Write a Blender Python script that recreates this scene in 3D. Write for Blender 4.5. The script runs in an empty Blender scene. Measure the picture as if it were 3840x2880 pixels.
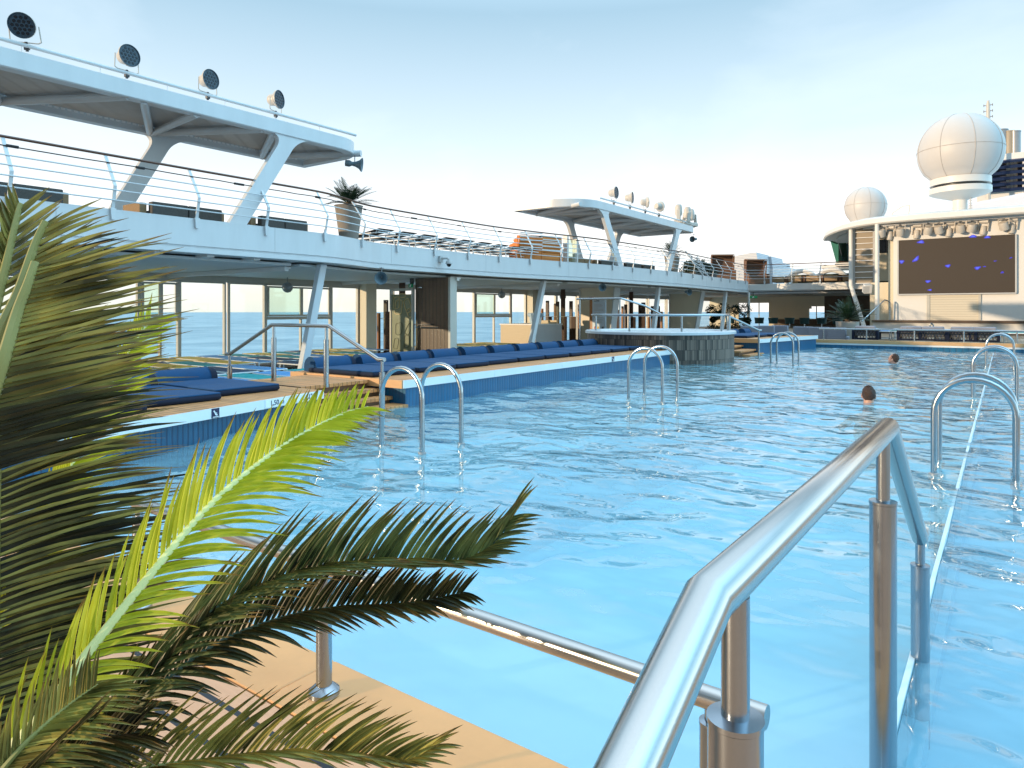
import bpy, math, random
import numpy as np
from mathutils import Vector, Matrix, noise
random.seed(7); np.random.seed(7)
R = math.radians
scene = bpy.context.scene
COL = scene.collection

# ------------------------------------------------------------------ materials
MATS = {}
def newmat(name):
    m = bpy.data.materials.new(name); m.use_nodes = True
    nt = m.node_tree; b = nt.nodes['Principled BSDF']
    MATS[name] = m
    return m, nt, b
def N(nt, typ, **kw):
    n = nt.nodes.new(typ)
    for k, v in kw.items():
        if k in n.inputs: n.inputs[k].default_value = v
        else: setattr(n, k, v)
    return n
def L(nt, a, b): nt.links.new(a, b)
def c4(c): return (c[0], c[1], c[2], 1.0)
def mixcol(nt, fac, a, b, blend='MIX'):
    n = nt.nodes.new('ShaderNodeMix'); n.data_type = 'RGBA'; n.blend_type = blend
    for s, v in ((0, fac), (6, a), (7, b)):
        if isinstance(v, bpy.types.NodeSocket): nt.links.new(v, n.inputs[s])
        else: n.inputs[s].default_value = v if s == 0 else c4(v)
    return n.outputs[2]
def math_(nt, op, a, b=None, c=None):
    n = nt.nodes.new('ShaderNodeMath'); n.operation = op
    for i, v in enumerate((a, b, c)):
        if v is None: continue
        if isinstance(v, bpy.types.NodeSocket): nt.links.new(v, n.inputs[i])
        else: n.inputs[i].default_value = v
    return n.outputs[0]
def coords(nt, scale=(1, 1, 1), rot=(0, 0, 0), loc=(0, 0, 0)):
    tc = nt.nodes.new('ShaderNodeTexCoord'); mp = nt.nodes.new('ShaderNodeMapping')
    mp.inputs['Scale'].default_value = scale; mp.inputs['Rotation'].default_value = rot; mp.inputs['Location'].default_value = loc
    L(nt, tc.outputs['Object'], mp.inputs['Vector'])
    return mp.outputs['Vector']
def pbr(name, col, rough=.5, metal=0, var=.12, scale=3, bump=0, bscale=40, stretch=(1, 1, 1), coat=0, rv=.1):
    m, nt, b = newmat(name)
    v = coords(nt, stretch)
    nz = N(nt, 'ShaderNodeTexNoise', Scale=scale, Detail=5.0, Roughness=.6); L(nt, v, nz.inputs['Vector'])
    lo = [c * (1 - var) for c in col]; hi = [min(1, c * (1 + var)) for c in col]
    L(nt, mixcol(nt, nz.outputs['Fac'], lo, hi), b.inputs['Base Color'])
    mr = N(nt, 'ShaderNodeMapRange'); L(nt, nz.outputs['Fac'], mr.inputs['Value'])
    mr.inputs['To Min'].default_value = max(.02, rough - rv); mr.inputs['To Max'].default_value = min(1, rough + rv)
    L(nt, mr.outputs[0], b.inputs['Roughness'])
    b.inputs['Metallic'].default_value = metal
    b.inputs['Coat Weight'].default_value = coat
    if bump:
        n2 = N(nt, 'ShaderNodeTexNoise', Scale=bscale, Detail=4.0); L(nt, v, n2.inputs['Vector'])
        bp = N(nt, 'ShaderNodeBump', Strength=bump, Distance=.01); L(nt, n2.outputs['Fac'], bp.inputs['Height'])
        L(nt, bp.outputs['Normal'], b.inputs['Normal'])
    return m
pbr('white_paint', (.60, .615, .63), .35, var=.13, scale=2.2, stretch=(1, 1, .22))
pbr('white_panel', (.71, .69, .66), .45, var=.04, scale=1.5)
pbr('cream_wall', (.66, .58, .44), .5, var=.07, scale=1.2)
pbr('soffit', (.60, .60, .58), .6, var=.06, scale=.8)
pbr('canvas', (.6, .59, .55), .8, var=.06, scale=2)
pbr('window_frame', (.50, .48, .43), .4, var=.06)
pbr('dark_metal', (.03, .032, .036), .45, var=.2)
pbr('grey_metal', (.30, .31, .32), .4, .3, var=.1)
pbr('light_grey', (.5, .5, .5), .5, var=.08)
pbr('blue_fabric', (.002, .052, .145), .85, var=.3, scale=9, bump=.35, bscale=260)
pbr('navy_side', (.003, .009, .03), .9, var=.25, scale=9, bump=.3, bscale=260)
pbr('sling_blue', (.12, .34, .66), .7, var=.12, scale=14)
pbr('sling_navy', (.03, .06, .12), .7, var=.2, scale=14)
pbr('sling_teal', (.02, .34, .36), .7, var=.15, scale=14)
pbr('sling_yellow', (.78, .52, .05), .7, var=.1, scale=14)
pbr('sling_black', (.02, .018, .016), .7, var=.2, scale=14)
pbr('wicker_grey', (.085, .08, .075), .8, var=.35, scale=25, bump=.5, bscale=90)
pbr('wicker_tan', (.30, .20, .11), .8, var=.35, scale=25, bump=.5, bscale=90)
pbr('wicker_brown', (.16, .085, .05), .8, var=.4, scale=25, bump=.5, bscale=90)
pbr('orange_weave', (.62, .20, .035), .65, var=.3, scale=18, bump=.4, bscale=60)
pbr('cushion_grey', (.24, .26, .32), .85, var=.12, scale=8)
pbr('teal_leather', (.02, .085, .095), .5, var=.2, scale=8)
pbr('pot_stone', (.27, .24, .21), .7, var=.12, scale=6)
pbr('pot_beige', (.45, .42, .37), .7, var=.1, scale=6)
pbr('soil', (.035, .022, .014), .95, var=.4, scale=20, bump=.8, bscale=40)
pbr('trunk', (.09, .06, .035), .9, var=.4, scale=12, bump=.8, bscale=30)
pbr('handrail_wood', (.11, .045, .025), .35, var=.25, scale=6, stretch=(1, .2, 1), coat=.3)
pbr('radome', (.57, .54, .52), .5, var=.05, scale=.7)
pbr('radome_seam', (.48, .43, .39), .6)
pbr('hump', (.62, .62, .68), .4, var=.05, scale=.5)
pbr('navy_louver', (.015, .03, .085), .4, var=.2)
pbr('horn_blue', (.11, .16, .19), .4, var=.15)
pbr('lamp_body', (.55, .50, .44), .45, var=.08)
pbr('lamp_face', (.035, .06, .085), .25, var=.2, scale=20)
pbr('lamp_lens', (.008, .012, .02), .1)
pbr('stage_edge', (.09, .055, .035), .5, var=.2)
pbr('sign_navy', (.012, .014, .06), .4)
pbr('sign_white', (.8, .8, .8), .4, var=.02)
pbr('sign_pale', (.50, .60, .70), .4, var=.05)
pbr('ink', (.05, .06, .09), .5)
pbr('red_ink', (.5, .05, .04), .5)
pbr('yellow_ink', (.7, .45, .05), .5)
pbr('exit_green', (.02, .35, .13), .4)
pbr('bottle', (.05, .05, .03), .1, var=.5, scale=8)
pbr('shelf_glow', (.55, .45, .28), .5)
pbr('louver_tan', (.32, .26, .19), .5, var=.06, scale=4)
pbr('tub_top', (.62, .64, .66), .25, var=.05)
pbr('green_door', (.20, .22, .13), .3, var=.08, scale=2)
pbr('door_line', (.62, .46, .22), .4)
pbr('door_line_dark', (.10, .11, .06), .4)
pbr('counter_wood', (.48, .40, .26), .5, var=.16, scale=3, stretch=(1, 1, 14))
pbr('skin', (.50, .27, .19), .45, var=.1, scale=12)
pbr('hair', (.05, .026, .017), .7, var=.5, scale=60, bump=.8, bscale=220)
pbr('towel', (.42, .55, .66), .9, var=.12, scale=9)
pbr('pole_amber', (.35, .14, .04), .4, var=.3, scale=3, stretch=(4, 4, .4))
pbr('pole_brown', (.075, .035, .018), .5, var=.35, scale=3, stretch=(4, 4, .4))
pbr('shrub_leaf', (.022, .05, .022), .5, var=.6, scale=9)
pbr('rope', (.02, .02, .022), .7)

def steel(name, col, rough, stretch):
    m, nt, b = newmat(name)
    v = coords(nt, stretch)
    nz = N(nt, 'ShaderNodeTexNoise', Scale=30.0, Detail=4.0); L(nt, v, nz.inputs['Vector'])
    mr = N(nt, 'ShaderNodeMapRange'); L(nt, nz.outputs['Fac'], mr.inputs['Value'])
    mr.inputs['To Min'].default_value = rough - .04; mr.inputs['To Max'].default_value = rough + .05
    L(nt, mr.outputs[0], b.inputs['Roughness'])
    L(nt, mixcol(nt, nz.outputs['Fac'], [c * .88 for c in col], col), b.inputs['Base Color'])
    b.inputs['Metallic'].default_value = 1
    bp = N(nt, 'ShaderNodeBump', Strength=.02, Distance=.002); L(nt, nz.outputs['Fac'], bp.inputs['Height']); L(nt, bp.outputs['Normal'], b.inputs['Normal'])
    return m
steel('steel_y', (.53, .52, .505), .18, (40, .7, 40))
steel('steel_z', (.36, .40, .445), .24, (50, 50, .5))
steel('steel_x', (.53, .52, .505), .18, (.7, 40, 40))
steel('steel_hoop', (.42, .46, .49), .18, (6, 6, 6))

def planks(name, col, axis, w, gap, gapcol, rough=.55, length=2.2, var=.16, bump=.25):
    """boards running along 'x' or 'y' with dark caulked joints"""
    m, nt, b = newmat(name)
    rot = (0, 0, 0) if axis == 'x' else (0, 0, R(90))
    v = coords(nt, (1, 1, 1), rot)
    br = N(nt, 'ShaderNodeTexBrick'); L(nt, v, br.inputs['Vector'])
    br.offset = 0 if length < .3 else .37; br.inputs['Scale'].default_value = 1
    br.inputs['Mortar Size'].default_value = gap; br.inputs['Mortar Smooth'].default_value = .1; br.inputs['Bias'].default_value = 0
    br.inputs['Brick Width'].default_value = length; br.inputs['Row Height'].default_value = w
    br.inputs['Color1'].default_value = c4([c * (1 - var) for c in col]); br.inputs['Color2'].default_value = c4([c * (1 + var) for c in col]); br.inputs['Mortar'].default_value = c4(gapcol)
    st = (2, 40, 40) if axis == 'x' else (40, 2, 40)
    g = N(nt, 'ShaderNodeTexNoise', Scale=1.0, Detail=6.0, Roughness=.65); L(nt, coords(nt, st), g.inputs['Vector'])
    big = N(nt, 'ShaderNodeTexNoise', Scale=1.6, Detail=3.0); L(nt, v, big.inputs['Vector'])
    gm = N(nt, 'ShaderNodeMapRange'); L(nt, g.outputs['Fac'], gm.inputs['Value']); gm.inputs['To Min'].default_value = .8; gm.inputs['To Max'].default_value = 1.15
    gb = N(nt, 'ShaderNodeMapRange'); L(nt, big.outputs['Fac'], gb.inputs['Value']); gb.inputs['To Min'].default_value = .8; gb.inputs['To Max'].default_value = 1.1
    f = math_(nt, 'MULTIPLY', gm.outputs[0], gb.outputs[0])
    vm = nt.nodes.new('ShaderNodeVectorMath'); vm.operation = 'SCALE'; L(nt, br.outputs['Color'], vm.inputs[0]); L(nt, f, vm.inputs['Scale'])
    L(nt, vm.outputs[0], b.inputs['Base Color']); b.inputs['Roughness'].default_value = rough
    h = math_(nt, 'SUBTRACT', math_(nt, 'MULTIPLY', g.outputs['Fac'], .3), br.outputs['Fac'])
    bp = N(nt, 'ShaderNodeBump', Strength=bump, Distance=.004); L(nt, h, bp.inputs['Height']); L(nt, bp.outputs['Normal'], b.inputs['Normal'])
    return m
planks('terrace_tile', (.78, .39, .21), 'x', .125, .010, (.012, .013, .02), rough=.38, length=30, var=.05, bump=.2)
pbr('channel_floor', (.22, .52, .64), .5, var=.12, scale=2)
planks('teak_x', (.62, .28, .10), 'x', .07, .004, (.05, .03, .02))
planks('teak_y', (.54, .275, .12), 'y', .07, .004, (.05, .03, .02))
planks('deck_boards', (.26, .19, .13), 'y', .09, .004, (.03, .02, .015))
pbr('coping_tile', (.76, .36, .135), .35, var=.2, scale=4, bump=.05, bscale=60)
pbr('teak_edge', (.58, .33, .15), .5, var=.18, scale=5, stretch=(1, 1, 9))
pbr('stair_wood', (.19, .095, .045), .45, var=.3, scale=3, stretch=(9, 1, 9))
pbr('white_edge', (.72, .74, .74), .4, var=.08, scale=2.5)

def ribs(name, c1, c2, pitch, rough=.3):
    m, nt, b = newmat(name)
    tc = nt.nodes.new('ShaderNodeTexCoord'); sp = nt.nodes.new('ShaderNodeSeparateXYZ'); L(nt, tc.outputs['Object'], sp.inputs[0])
    s = math_(nt, 'ADD', sp.outputs[0], sp.outputs[1])
    ph = math_(nt, 'FRACT', math_(nt, 'DIVIDE', s, pitch))
    tri = math_(nt, 'ABSOLUTE', math_(nt, 'SUBTRACT', ph, .5))
    rp = N(nt, 'ShaderNodeMapRange'); L(nt, tri, rp.inputs['Value']); rp.inputs['From Min'].default_value = .30; rp.inputs['From Max'].default_value = .5
    nz = N(nt, 'ShaderNodeTexNoise', Scale=4.0, Detail=4.0); L(nt, tc.outputs['Object'], nz.inputs['Vector'])
    cell = N(nt, 'ShaderNodeTexWhiteNoise', noise_dimensions='1D'); L(nt, math_(nt, 'FLOOR', math_(nt, 'DIVIDE', s, pitch)), cell.inputs['W'])
    f = math_(nt, 'ADD', math_(nt, 'MULTIPLY', cell.outputs['Value'], .5), math_(nt, 'MULTIPLY', nz.outputs['Fac'], .5))
    base = mixcol(nt, f, [c * .8 for c in c1], [c * 1.2 for c in c1])
    L(nt, mixcol(nt, rp.outputs[0], base, c2), b.inputs['Base Color'])
    b.inputs['Roughness'].default_value = rough
    bp = N(nt, 'ShaderNodeBump', Strength=.5, Distance=.006); bp.invert = True; L(nt, rp.outputs[0], bp.inputs['Height']); L(nt, bp.outputs['Normal'], b.inputs['Normal'])
ribs('rib_tile_dark', (.006, .075, .15), (.004, .03, .075), .042)
ribs('rib_tile', (.004, .105, .22), (.002, .065, .15), .06)
ribs('pool_tile_far', (.01, .13, .25), (.005, .08, .17), .16)
ribs('canvas_rib', (.56, .57, .58), (.50, .51, .52), .5, .8)
ribs('timber_wall', (.065, .036, .02), (.03, .017, .01), .16, .45)

def hlines(name, c1, c2, pitch, frac=.1, rough=.5):
    m, nt, b = newmat(name)
    tc = nt.nodes.new('ShaderNodeTexCoord'); sp = nt.nodes.new('ShaderNodeSeparateXYZ'); L(nt, tc.outputs['Object'], sp.inputs[0])
    ph = math_(nt, 'FRACT', math_(nt, 'DIVIDE', sp.outputs[2], pitch))
    t = math_(nt, 'LESS_THAN', ph, frac)
    L(nt, mixcol(nt, t, c1, c2), b.inputs['Base Color']); b.inputs['Roughness'].default_value = rough
    bp = N(nt, 'ShaderNodeBump', Strength=.5, Distance=.01); bp.invert = True; L(nt, t, bp.inputs['Height']); L(nt, bp.outputs['Normal'], b.inputs['Normal'])
hlines('shutter', (.62, .56, .45), (.42, .37, .28), .11)
hlines('shell_louver', (.60, .62, .66), (.40, .43, .50), .12, .3)
hlines('stripe_orange', (.66, .22, .03), (.35, .10, .02), .12, .15)

def tubtile():
    m, nt, b = newmat('tub_tile')
    tc = nt.nodes.new('ShaderNodeTexCoord'); sp = nt.nodes.new('ShaderNodeSeparateXYZ'); L(nt, tc.outputs['Object'], sp.inputs[0])
    a = math_(nt, 'MULTIPLY', math_(nt, 'ARCTAN2', sp.outputs[1], sp.outputs[0]), 1.8)
    cb = nt.nodes.new('ShaderNodeCombineXYZ'); L(nt, a, cb.inputs[0]); L(nt, math_(nt, 'ADD', sp.outputs[2], 2.03), cb.inputs[1])
    br = N(nt, 'ShaderNodeTexBrick'); L(nt, cb.outputs[0], br.inputs['Vector']); br.offset = .4; br.squash = .8
    br.inputs['Scale'].default_value = 1; br.inputs['Brick Width'].default_value = .058; br.inputs['Row Height'].default_value = .235; br.inputs['Mortar Size'].default_value = .004
    br.inputs['Color1'].default_value = c4((.045, .036, .03)); br.inputs['Color2'].default_value = c4((.34, .27, .22)); br.inputs['Mortar'].default_value = c4((.04, .035, .03))
    nz = N(nt, 'ShaderNodeTexNoise', Scale=1.0, Detail=6.0, Roughness=.7); L(nt, coords(nt, (28, 28, 3)), nz.inputs['Vector'])
    L(nt, mixcol(nt, .65, br.outputs['Color'], mixcol(nt, nz.outputs['Fac'], (.03, .03, .03), (.42, .36, .30)), 'OVERLAY'), b.inputs['Base Color'])
    b.inputs['Roughness'].default_value = .5
    h = math_(nt, 'SUBTRACT', math_(nt, 'MULTIPLY', nz.outputs['Fac'], .5), br.outputs['Fac'])
    bp = N(nt, 'ShaderNodeBump', Strength=.6, Distance=.01); L(nt, h, bp.inputs['Height']); L(nt, bp.outputs['Normal'], b.inputs['Normal'])
tubtile()

def leafmat(name, col, tip, trans, rough=.42, spec=.4):
    m, nt, b = newmat(name)
    v = coords(nt)
    nz = N(nt, 'ShaderNodeTexNoise', Scale=16.0, Detail=3.0); L(nt, v, nz.inputs['Vector'])
    mr = N(nt, 'ShaderNodeMapRange'); L(nt, nz.outputs['Fac'], mr.inputs['Value']); mr.inputs['From Min'].default_value = .35; mr.inputs['From Max'].default_value = .68
    geo = nt.nodes.new('ShaderNodeNewGeometry'); at_ = nt.nodes.new('ShaderNodeAttribute'); at_.attribute_name = 'tip'
    f = math_(nt, 'ADD', math_(nt, 'MULTIPLY', mr.outputs[0], .5), math_(nt, 'MULTIPLY', geo.outputs['Random Per Island'], .5))
    c = mixcol(nt, f, col, tip)
    tf = N(nt, 'ShaderNodeMapRange'); L(nt, math_(nt, 'ADD', at_.outputs['Fac'], math_(nt, 'MULTIPLY', geo.outputs['Random Per Island'], .22)), tf.inputs['Value']); tf.inputs['From Min'].default_value = .93; tf.inputs['From Max'].default_value = 1.08
    c = mixcol(nt, tf.outputs[0], c, (.24, .14, .045))
    L(nt, c, b.inputs['Base Color']); b.inputs['Roughness'].default_value = rough; b.inputs['Specular IOR Level'].default_value = spec
    tr = nt.nodes.new('ShaderNodeBsdfTranslucent'); L(nt, mixcol(nt, 1.0, c, (1.0, 1.0, .55), 'MULTIPLY'), tr.inputs['Color'])
    mx = nt.nodes.new('ShaderNodeMixShader'); mx.inputs[0].default_value = trans
    L(nt, b.outputs[0], mx.inputs[1]); L(nt, tr.outputs[0], mx.inputs[2]); L(nt, mx.outputs[0], nt.nodes['Material Output'].inputs['Surface'])
leafmat('frond_bright', (.38, .43, .02), (.70, .70, .10), .42)  # yellow green of sunlight through the leaf, put into the base colour
leafmat('frond_dark', (.005, .007, .004), (.10, .085, .022), .04)  # near black: shade under and between leaflets painted as leaf colour
leafmat('frond_olive', (.018, .02, .004), (.52, .43, .10), .08)  # second colour is the tan sun highlight, painted into the leaflets
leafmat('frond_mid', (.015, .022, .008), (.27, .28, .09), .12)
pbr('rachis_pale', (.74, .73, .34), .45, var=.15, scale=12)
pbr('rachis_dark', (.03, .055, .03), .5, var=.3, scale=12)
pbr('rachis_olive', (.26, .24, .07), .5, var=.2, scale=12)
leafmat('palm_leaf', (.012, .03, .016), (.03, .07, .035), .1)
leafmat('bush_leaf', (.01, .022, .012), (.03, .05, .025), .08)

def glass(name, tint, base=.02):
    m = bpy.data.materials.new(name); m.use_nodes = True; nt = m.node_tree; nt.nodes.clear(); MATS[name] = m
    out = nt.nodes.new('ShaderNodeOutputMaterial'); t = nt.nodes.new('ShaderNodeBsdfTransparent'); g = nt.nodes.new('ShaderNodeBsdfGlossy')
    t.inputs[0].default_value = c4(tint); g.inputs['Roughness'].default_value = .02
    lw = nt.nodes.new('ShaderNodeLayerWeight'); f = math_(nt, 'ADD', math_(nt, 'MULTIPLY', math_(nt, 'POWER', lw.outputs['Facing'], 5.0), .9), base)
    mx = nt.nodes.new('ShaderNodeMixShader'); L(nt, f, mx.inputs[0]); L(nt, t.outputs[0], mx.inputs[1]); L(nt, g.outputs[0], mx.inputs[2]); L(nt, mx.outputs[0], out.inputs[0])
glass('pane_clear', (.96, .98, .97)); glass('pane_green', (.84, .92, .87)); glass('pane_bridge', (.25, .42, .33))

def water(name, milk, fac, dens, amin=.3):
    m = bpy.data.materials.new(name); m.use_nodes = True; nt = m.node_tree; nt.nodes.clear(); MATS[name] = m
    out = nt.nodes.new('ShaderNodeOutputMaterial'); t = nt.nodes.new('ShaderNodeBsdfTransparent'); g = nt.nodes.new('ShaderNodeBsdfGlossy')
    t.inputs[0].default_value = c4((.97, .99, 1)); g.inputs['Roughness'].default_value = .015
    n1 = N(nt, 'ShaderNodeTexNoise', Scale=1.0, Detail=1.0, Roughness=.4, Distortion=.25); L(nt, coords(nt, (3.0, 4.2, 3)), n1.inputs['Vector'])
    n2 = N(nt, 'ShaderNodeTexNoise', Scale=1.0, Detail=1.0, Roughness=.4, Distortion=.3); L(nt, coords(nt, (6.5, 8.5, 3), (0, 0, .6)), n2.inputs['Vector'])
    tc = nt.nodes.new('ShaderNodeTexCoord'); sp = nt.nodes.new('ShaderNodeSeparateXYZ'); L(nt, tc.outputs['Object'], sp.inputs[0])
    amp = N(nt, 'ShaderNodeMapRange'); L(nt, sp.outputs[1], amp.inputs['Value']); amp.inputs['From Min'].default_value = 1.8; amp.inputs['From Max'].default_value = 4.6; amp.inputs['To Min'].default_value = amin; amp.inputs['To Max'].default_value = 1.0
    h = math_(nt, 'MULTIPLY', math_(nt, 'ADD', n1.outputs['Fac'], math_(nt, 'MULTIPLY', n2.outputs['Fac'], .20)), amp.outputs[0])
    bp = N(nt, 'ShaderNodeBump', Strength=1.0, Distance=.048); L(nt, h, bp.inputs['Height'])
    lw = nt.nodes.new('ShaderNodeLayerWeight'); L(nt, bp.outputs[0], lw.inputs['Normal']); L(nt, bp.outputs[0], g.inputs['Normal'])
    f = math_(nt, 'ADD', math_(nt, 'MULTIPLY', math_(nt, 'POWER', lw.outputs['Facing'], 3.8), .97), .02)
    df = nt.nodes.new('ShaderNodeBsdfDiffuse'); df.inputs[0].default_value = c4(milk); m0 = nt.nodes.new('ShaderNodeMixShader'); m0.inputs[0].default_value = fac; L(nt, t.outputs[0], m0.inputs[1]); L(nt, df.outputs[0], m0.inputs[2])
    mx = nt.nodes.new('ShaderNodeMixShader'); L(nt, f, mx.inputs[0]); L(nt, m0.outputs[0], mx.inputs[1]); L(nt, g.outputs[0], mx.inputs[2]); L(nt, mx.outputs[0], out.inputs[0])
    va = nt.nodes.new('ShaderNodeVolumeAbsorption'); va.inputs['Color'].default_value = c4((.02, .85, .94)); va.inputs['Density'].default_value = dens; L(nt, va.outputs[0], out.inputs['Volume'])
water('pool_water', (.36, .655, .76), .44, .20); water('channel_water', (.34, .62, .76), .3, .1, .9)
def seamat():
    m, nt, b = newmat('sea')
    n1 = N(nt, 'ShaderNodeTexNoise', Scale=.012, Detail=6.0, Roughness=.6); L(nt, coords(nt), n1.inputs['Vector'])
    mr = N(nt, 'ShaderNodeMapRange'); L(nt, n1.outputs['Fac'], mr.inputs['Value']); mr.inputs['From Min'].default_value = .36; mr.inputs['From Max'].default_value = .64
    n2 = N(nt, 'ShaderNodeTexNoise', Scale=.002, Detail=5.0, Roughness=.6); L(nt, coords(nt), n2.inputs['Vector'])
    f = math_(nt, 'ADD', math_(nt, 'MULTIPLY', mr.outputs[0], .6), math_(nt, 'MULTIPLY', n2.outputs['Fac'], .4))
    L(nt, mixcol(nt, f, (.05, .20, .30), (.36, .52, .60)), b.inputs['Base Color']); b.inputs['Roughness'].default_value = .4; b.inputs['Specular IOR Level'].default_value = .2
    bp = N(nt, 'ShaderNodeBump', Strength=.5, Distance=2.0); L(nt, n1.outputs['Fac'], bp.inputs['Height']); L(nt, bp.outputs[0], b.inputs['Normal'])
seamat()
def basinmat():
    m, nt, b = newmat('pool_lining')
    v = coords(nt)
    nz = N(nt, 'ShaderNodeTexNoise', Scale=.8, Detail=3.0); L(nt, v, nz.inputs['Vector'])
    L(nt, mixcol(nt, nz.outputs['Fac'], (.72, .80, .90), (.78, .84, .93)), b.inputs['Base Color']); b.inputs['Roughness'].default_value = .5
basinmat()
pbr('ledge_tile', (.20, .60, .76), .4, var=.12, scale=1)
pbr('rim_pale', (.66, .78, .84), .3, var=.05, scale=3)
def screenmat():
    m, nt, b = newmat('led_screen')
    v = coords(nt, (60, 60, 60))
    ch = N(nt, 'ShaderNodeTexNoise', Scale=1.0, Detail=2.0); L(nt, v, ch.inputs['Vector'])
    L(nt, mixcol(nt, ch.outputs['Fac'], (.028, .019, .012), (.055, .038, .026)), b.inputs['Base Color']); b.inputs['Roughness'].default_value = .6
screenmat()
def emit(name, col, s):
    m, nt, b = newmat(name); b.inputs['Base Color'].default_value = c4((0, 0, 0)); b.inputs['Emission Color'].default_value = c4(col); b.inputs['Emission Strength'].default_value = s
emit('led_blue', (.035, .03, .55), .6); emit('led_core', (.08, .14, 1.0), .6)

# ------------------------------------------------------------------ mesh builder
def vec(a): return Vector(a)
class MB:
    def __init__(s): s.v = []; s.f = []; s.m = []
    def add(s, vs, fs, mi=0):
        o = len(s.v); s.v += [tuple(p) for p in vs]; s.f += [tuple(o + i for i in f) for f in fs]; s.m += [mi] * len(fs); return s
    def box(s, c, d, rz=0, mi=0, ry=0, rx=0):
        x, y, z = d[0] / 2, d[1] / 2, d[2] / 2
        M = Matrix.Translation(c) @ Matrix.Rotation(rz, 4, 'Z') @ Matrix.Rotation(ry, 4, 'Y') @ Matrix.Rotation(rx, 4, 'X')
        vs = [M @ Vector((sx * x, sy * y, sz * z)) for sz in (-1, 1) for sy in (-1, 1) for sx in (-1, 1)]
        return s.add(vs, [(0, 2, 3, 1), (4, 5, 7, 6), (0, 1, 5, 4), (2, 6, 7, 3), (0, 4, 6, 2), (1, 3, 7, 5)], mi)
    def bb(s, x0, x1, y0, y1, z0, z1, mi=0): return s.box(((x0 + x1) / 2, (y0 + y1) / 2, (z0 + z1) / 2), (abs(x1 - x0), abs(y1 - y0), abs(z1 - z0)), mi=mi)
    def prism(s, poly, z0, z1, mi=0, topmi=None):
        n = len(poly); a = sum(poly[i][0] * poly[(i + 1) % n][1] - poly[(i + 1) % n][0] * poly[i][1] for i in range(n))
        if a < 0: poly = poly[::-1]
        vs = [(p[0], p[1], z0) for p in poly] + [(p[0], p[1], z1) for p in poly]
        s.add(vs, [tuple(range(n - 1, -1, -1))] + [(i, (i + 1) % n, n + (i + 1) % n, n + i) for i in range(n)], mi)
        return s.add(vs[n:], [tuple(range(n))], mi if topmi is None else topmi)
    def slab(s, poly3, off, mi=0):
        """flat polygon given in 3-D, thickened by the vector off"""
        n = len(poly3); off = Vector(off)
        vs = [Vector(p) for p in poly3] + [Vector(p) + off for p in poly3]
        return s.add(vs, [tuple(range(n - 1, -1, -1)), tuple(range(n, 2 * n))] + [(i, (i + 1) % n, n + (i + 1) % n, n + i) for i in range(n)], mi)
    def tube(s, pts, r, n=10, mi=0, closed=False, caps=True, r1=None, flat=None):
        P = [Vector(p) for p in pts]; k = len(P)
        if closed: P = P + [P[0], P[1]]
        T = [(P[i + 1] - P[i]).normalized() for i in range(len(P) - 1)]
        t = T[0]; up = Vector((0, 0, 1)) if abs(t.z) < .9 else Vector((1, 0, 0))
        u = t.cross(up).normalized(); w = u.cross(t).normalized()
        rr = lambda i: r if r1 is None else r + (r1 - r) * i / max(1, len(P) - 1)
        fw = 1 if flat is None else flat
        offs = [u * math.cos(2 * math.pi * j / n) + w * math.sin(2 * math.pi * j / n) * fw for j in range(n)]
        rings = []
        for i in range(len(P)):
            if i == 0: rings.append([P[0] + o * rr(0) for o in offs])
            elif i == len(P) - 1: rings.append([P[i] + o * rr(i) for o in offs])
            else:
                a, b = T[i - 1], T[i]; nn = (a + b)
                if nn.length < 1e-4: nn = a
                nn.normalize(); den = max(.25, a.dot(nn))
                rings.append([P[i] + (o - a * (o.dot(nn) / den)) * rr(i) for o in offs])
                q = a.rotation_difference(b); offs = [q @ o for o in offs]
        vs = [p for ring in rings for p in ring]; fs = []
        m = len(rings)
        for i in range(m - 1):
            for j in range(n):
                j2 = (j + 1) % n; fs.append((i * n + j2, i * n + j, (i + 1) * n + j, (i + 1) * n + j2))
        if caps and not closed: fs += [tuple(range(n)), tuple((m - 1) * n + j for j in range(n - 1, -1, -1))]
        return s.add(vs, fs, mi)
    def cyl(s, c, r, z0, z1, n=24, mi=0, r1=None): return s.lathe([(0, z0), (r, z0), (r if r1 is None else r1, z1), (0, z1)], n, c, mi)
    def lathe(s, prof, n=32, c=(0, 0, 0), mi=0, M=None):
        vs = []; fs = []
        for (r, z) in prof:
            for j in range(n):
                a = 2 * math.pi * j / n; p = Vector((r * math.cos(a), r * math.sin(a), z))
                if M is not None: p = M @ p
                vs.append(p + Vector(c))
        for i in range(len(prof) - 1):
            r0, r1 = prof[i][0], prof[i + 1][0]
            for j in range(n):
                j2 = (j + 1) % n; a, b, d, e = i * n + j, i * n + j2, (i + 1) * n + j2, (i + 1) * n + j
                if r0 < 1e-6 and r1 < 1e-6: continue
                if r0 < 1e-6: fs.append((a, d, e))
                elif r1 < 1e-6: fs.append((a, b, d))
                else: fs.append((a, b, d, e))
        return s.add(vs, fs, mi)
    def ell(s, c, r, n=20, m=12, mi=0, M=None):
        prof = [(math.sin(math.pi * i / m), -math.cos(math.pi * i / m)) for i in range(m + 1)]
        S = Matrix.Diagonal((r[0], r[1], r[2], 1)); MM = (M @ S) if M is not None else S
        return s.lathe(prof, n, c, mi, MM)
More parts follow.
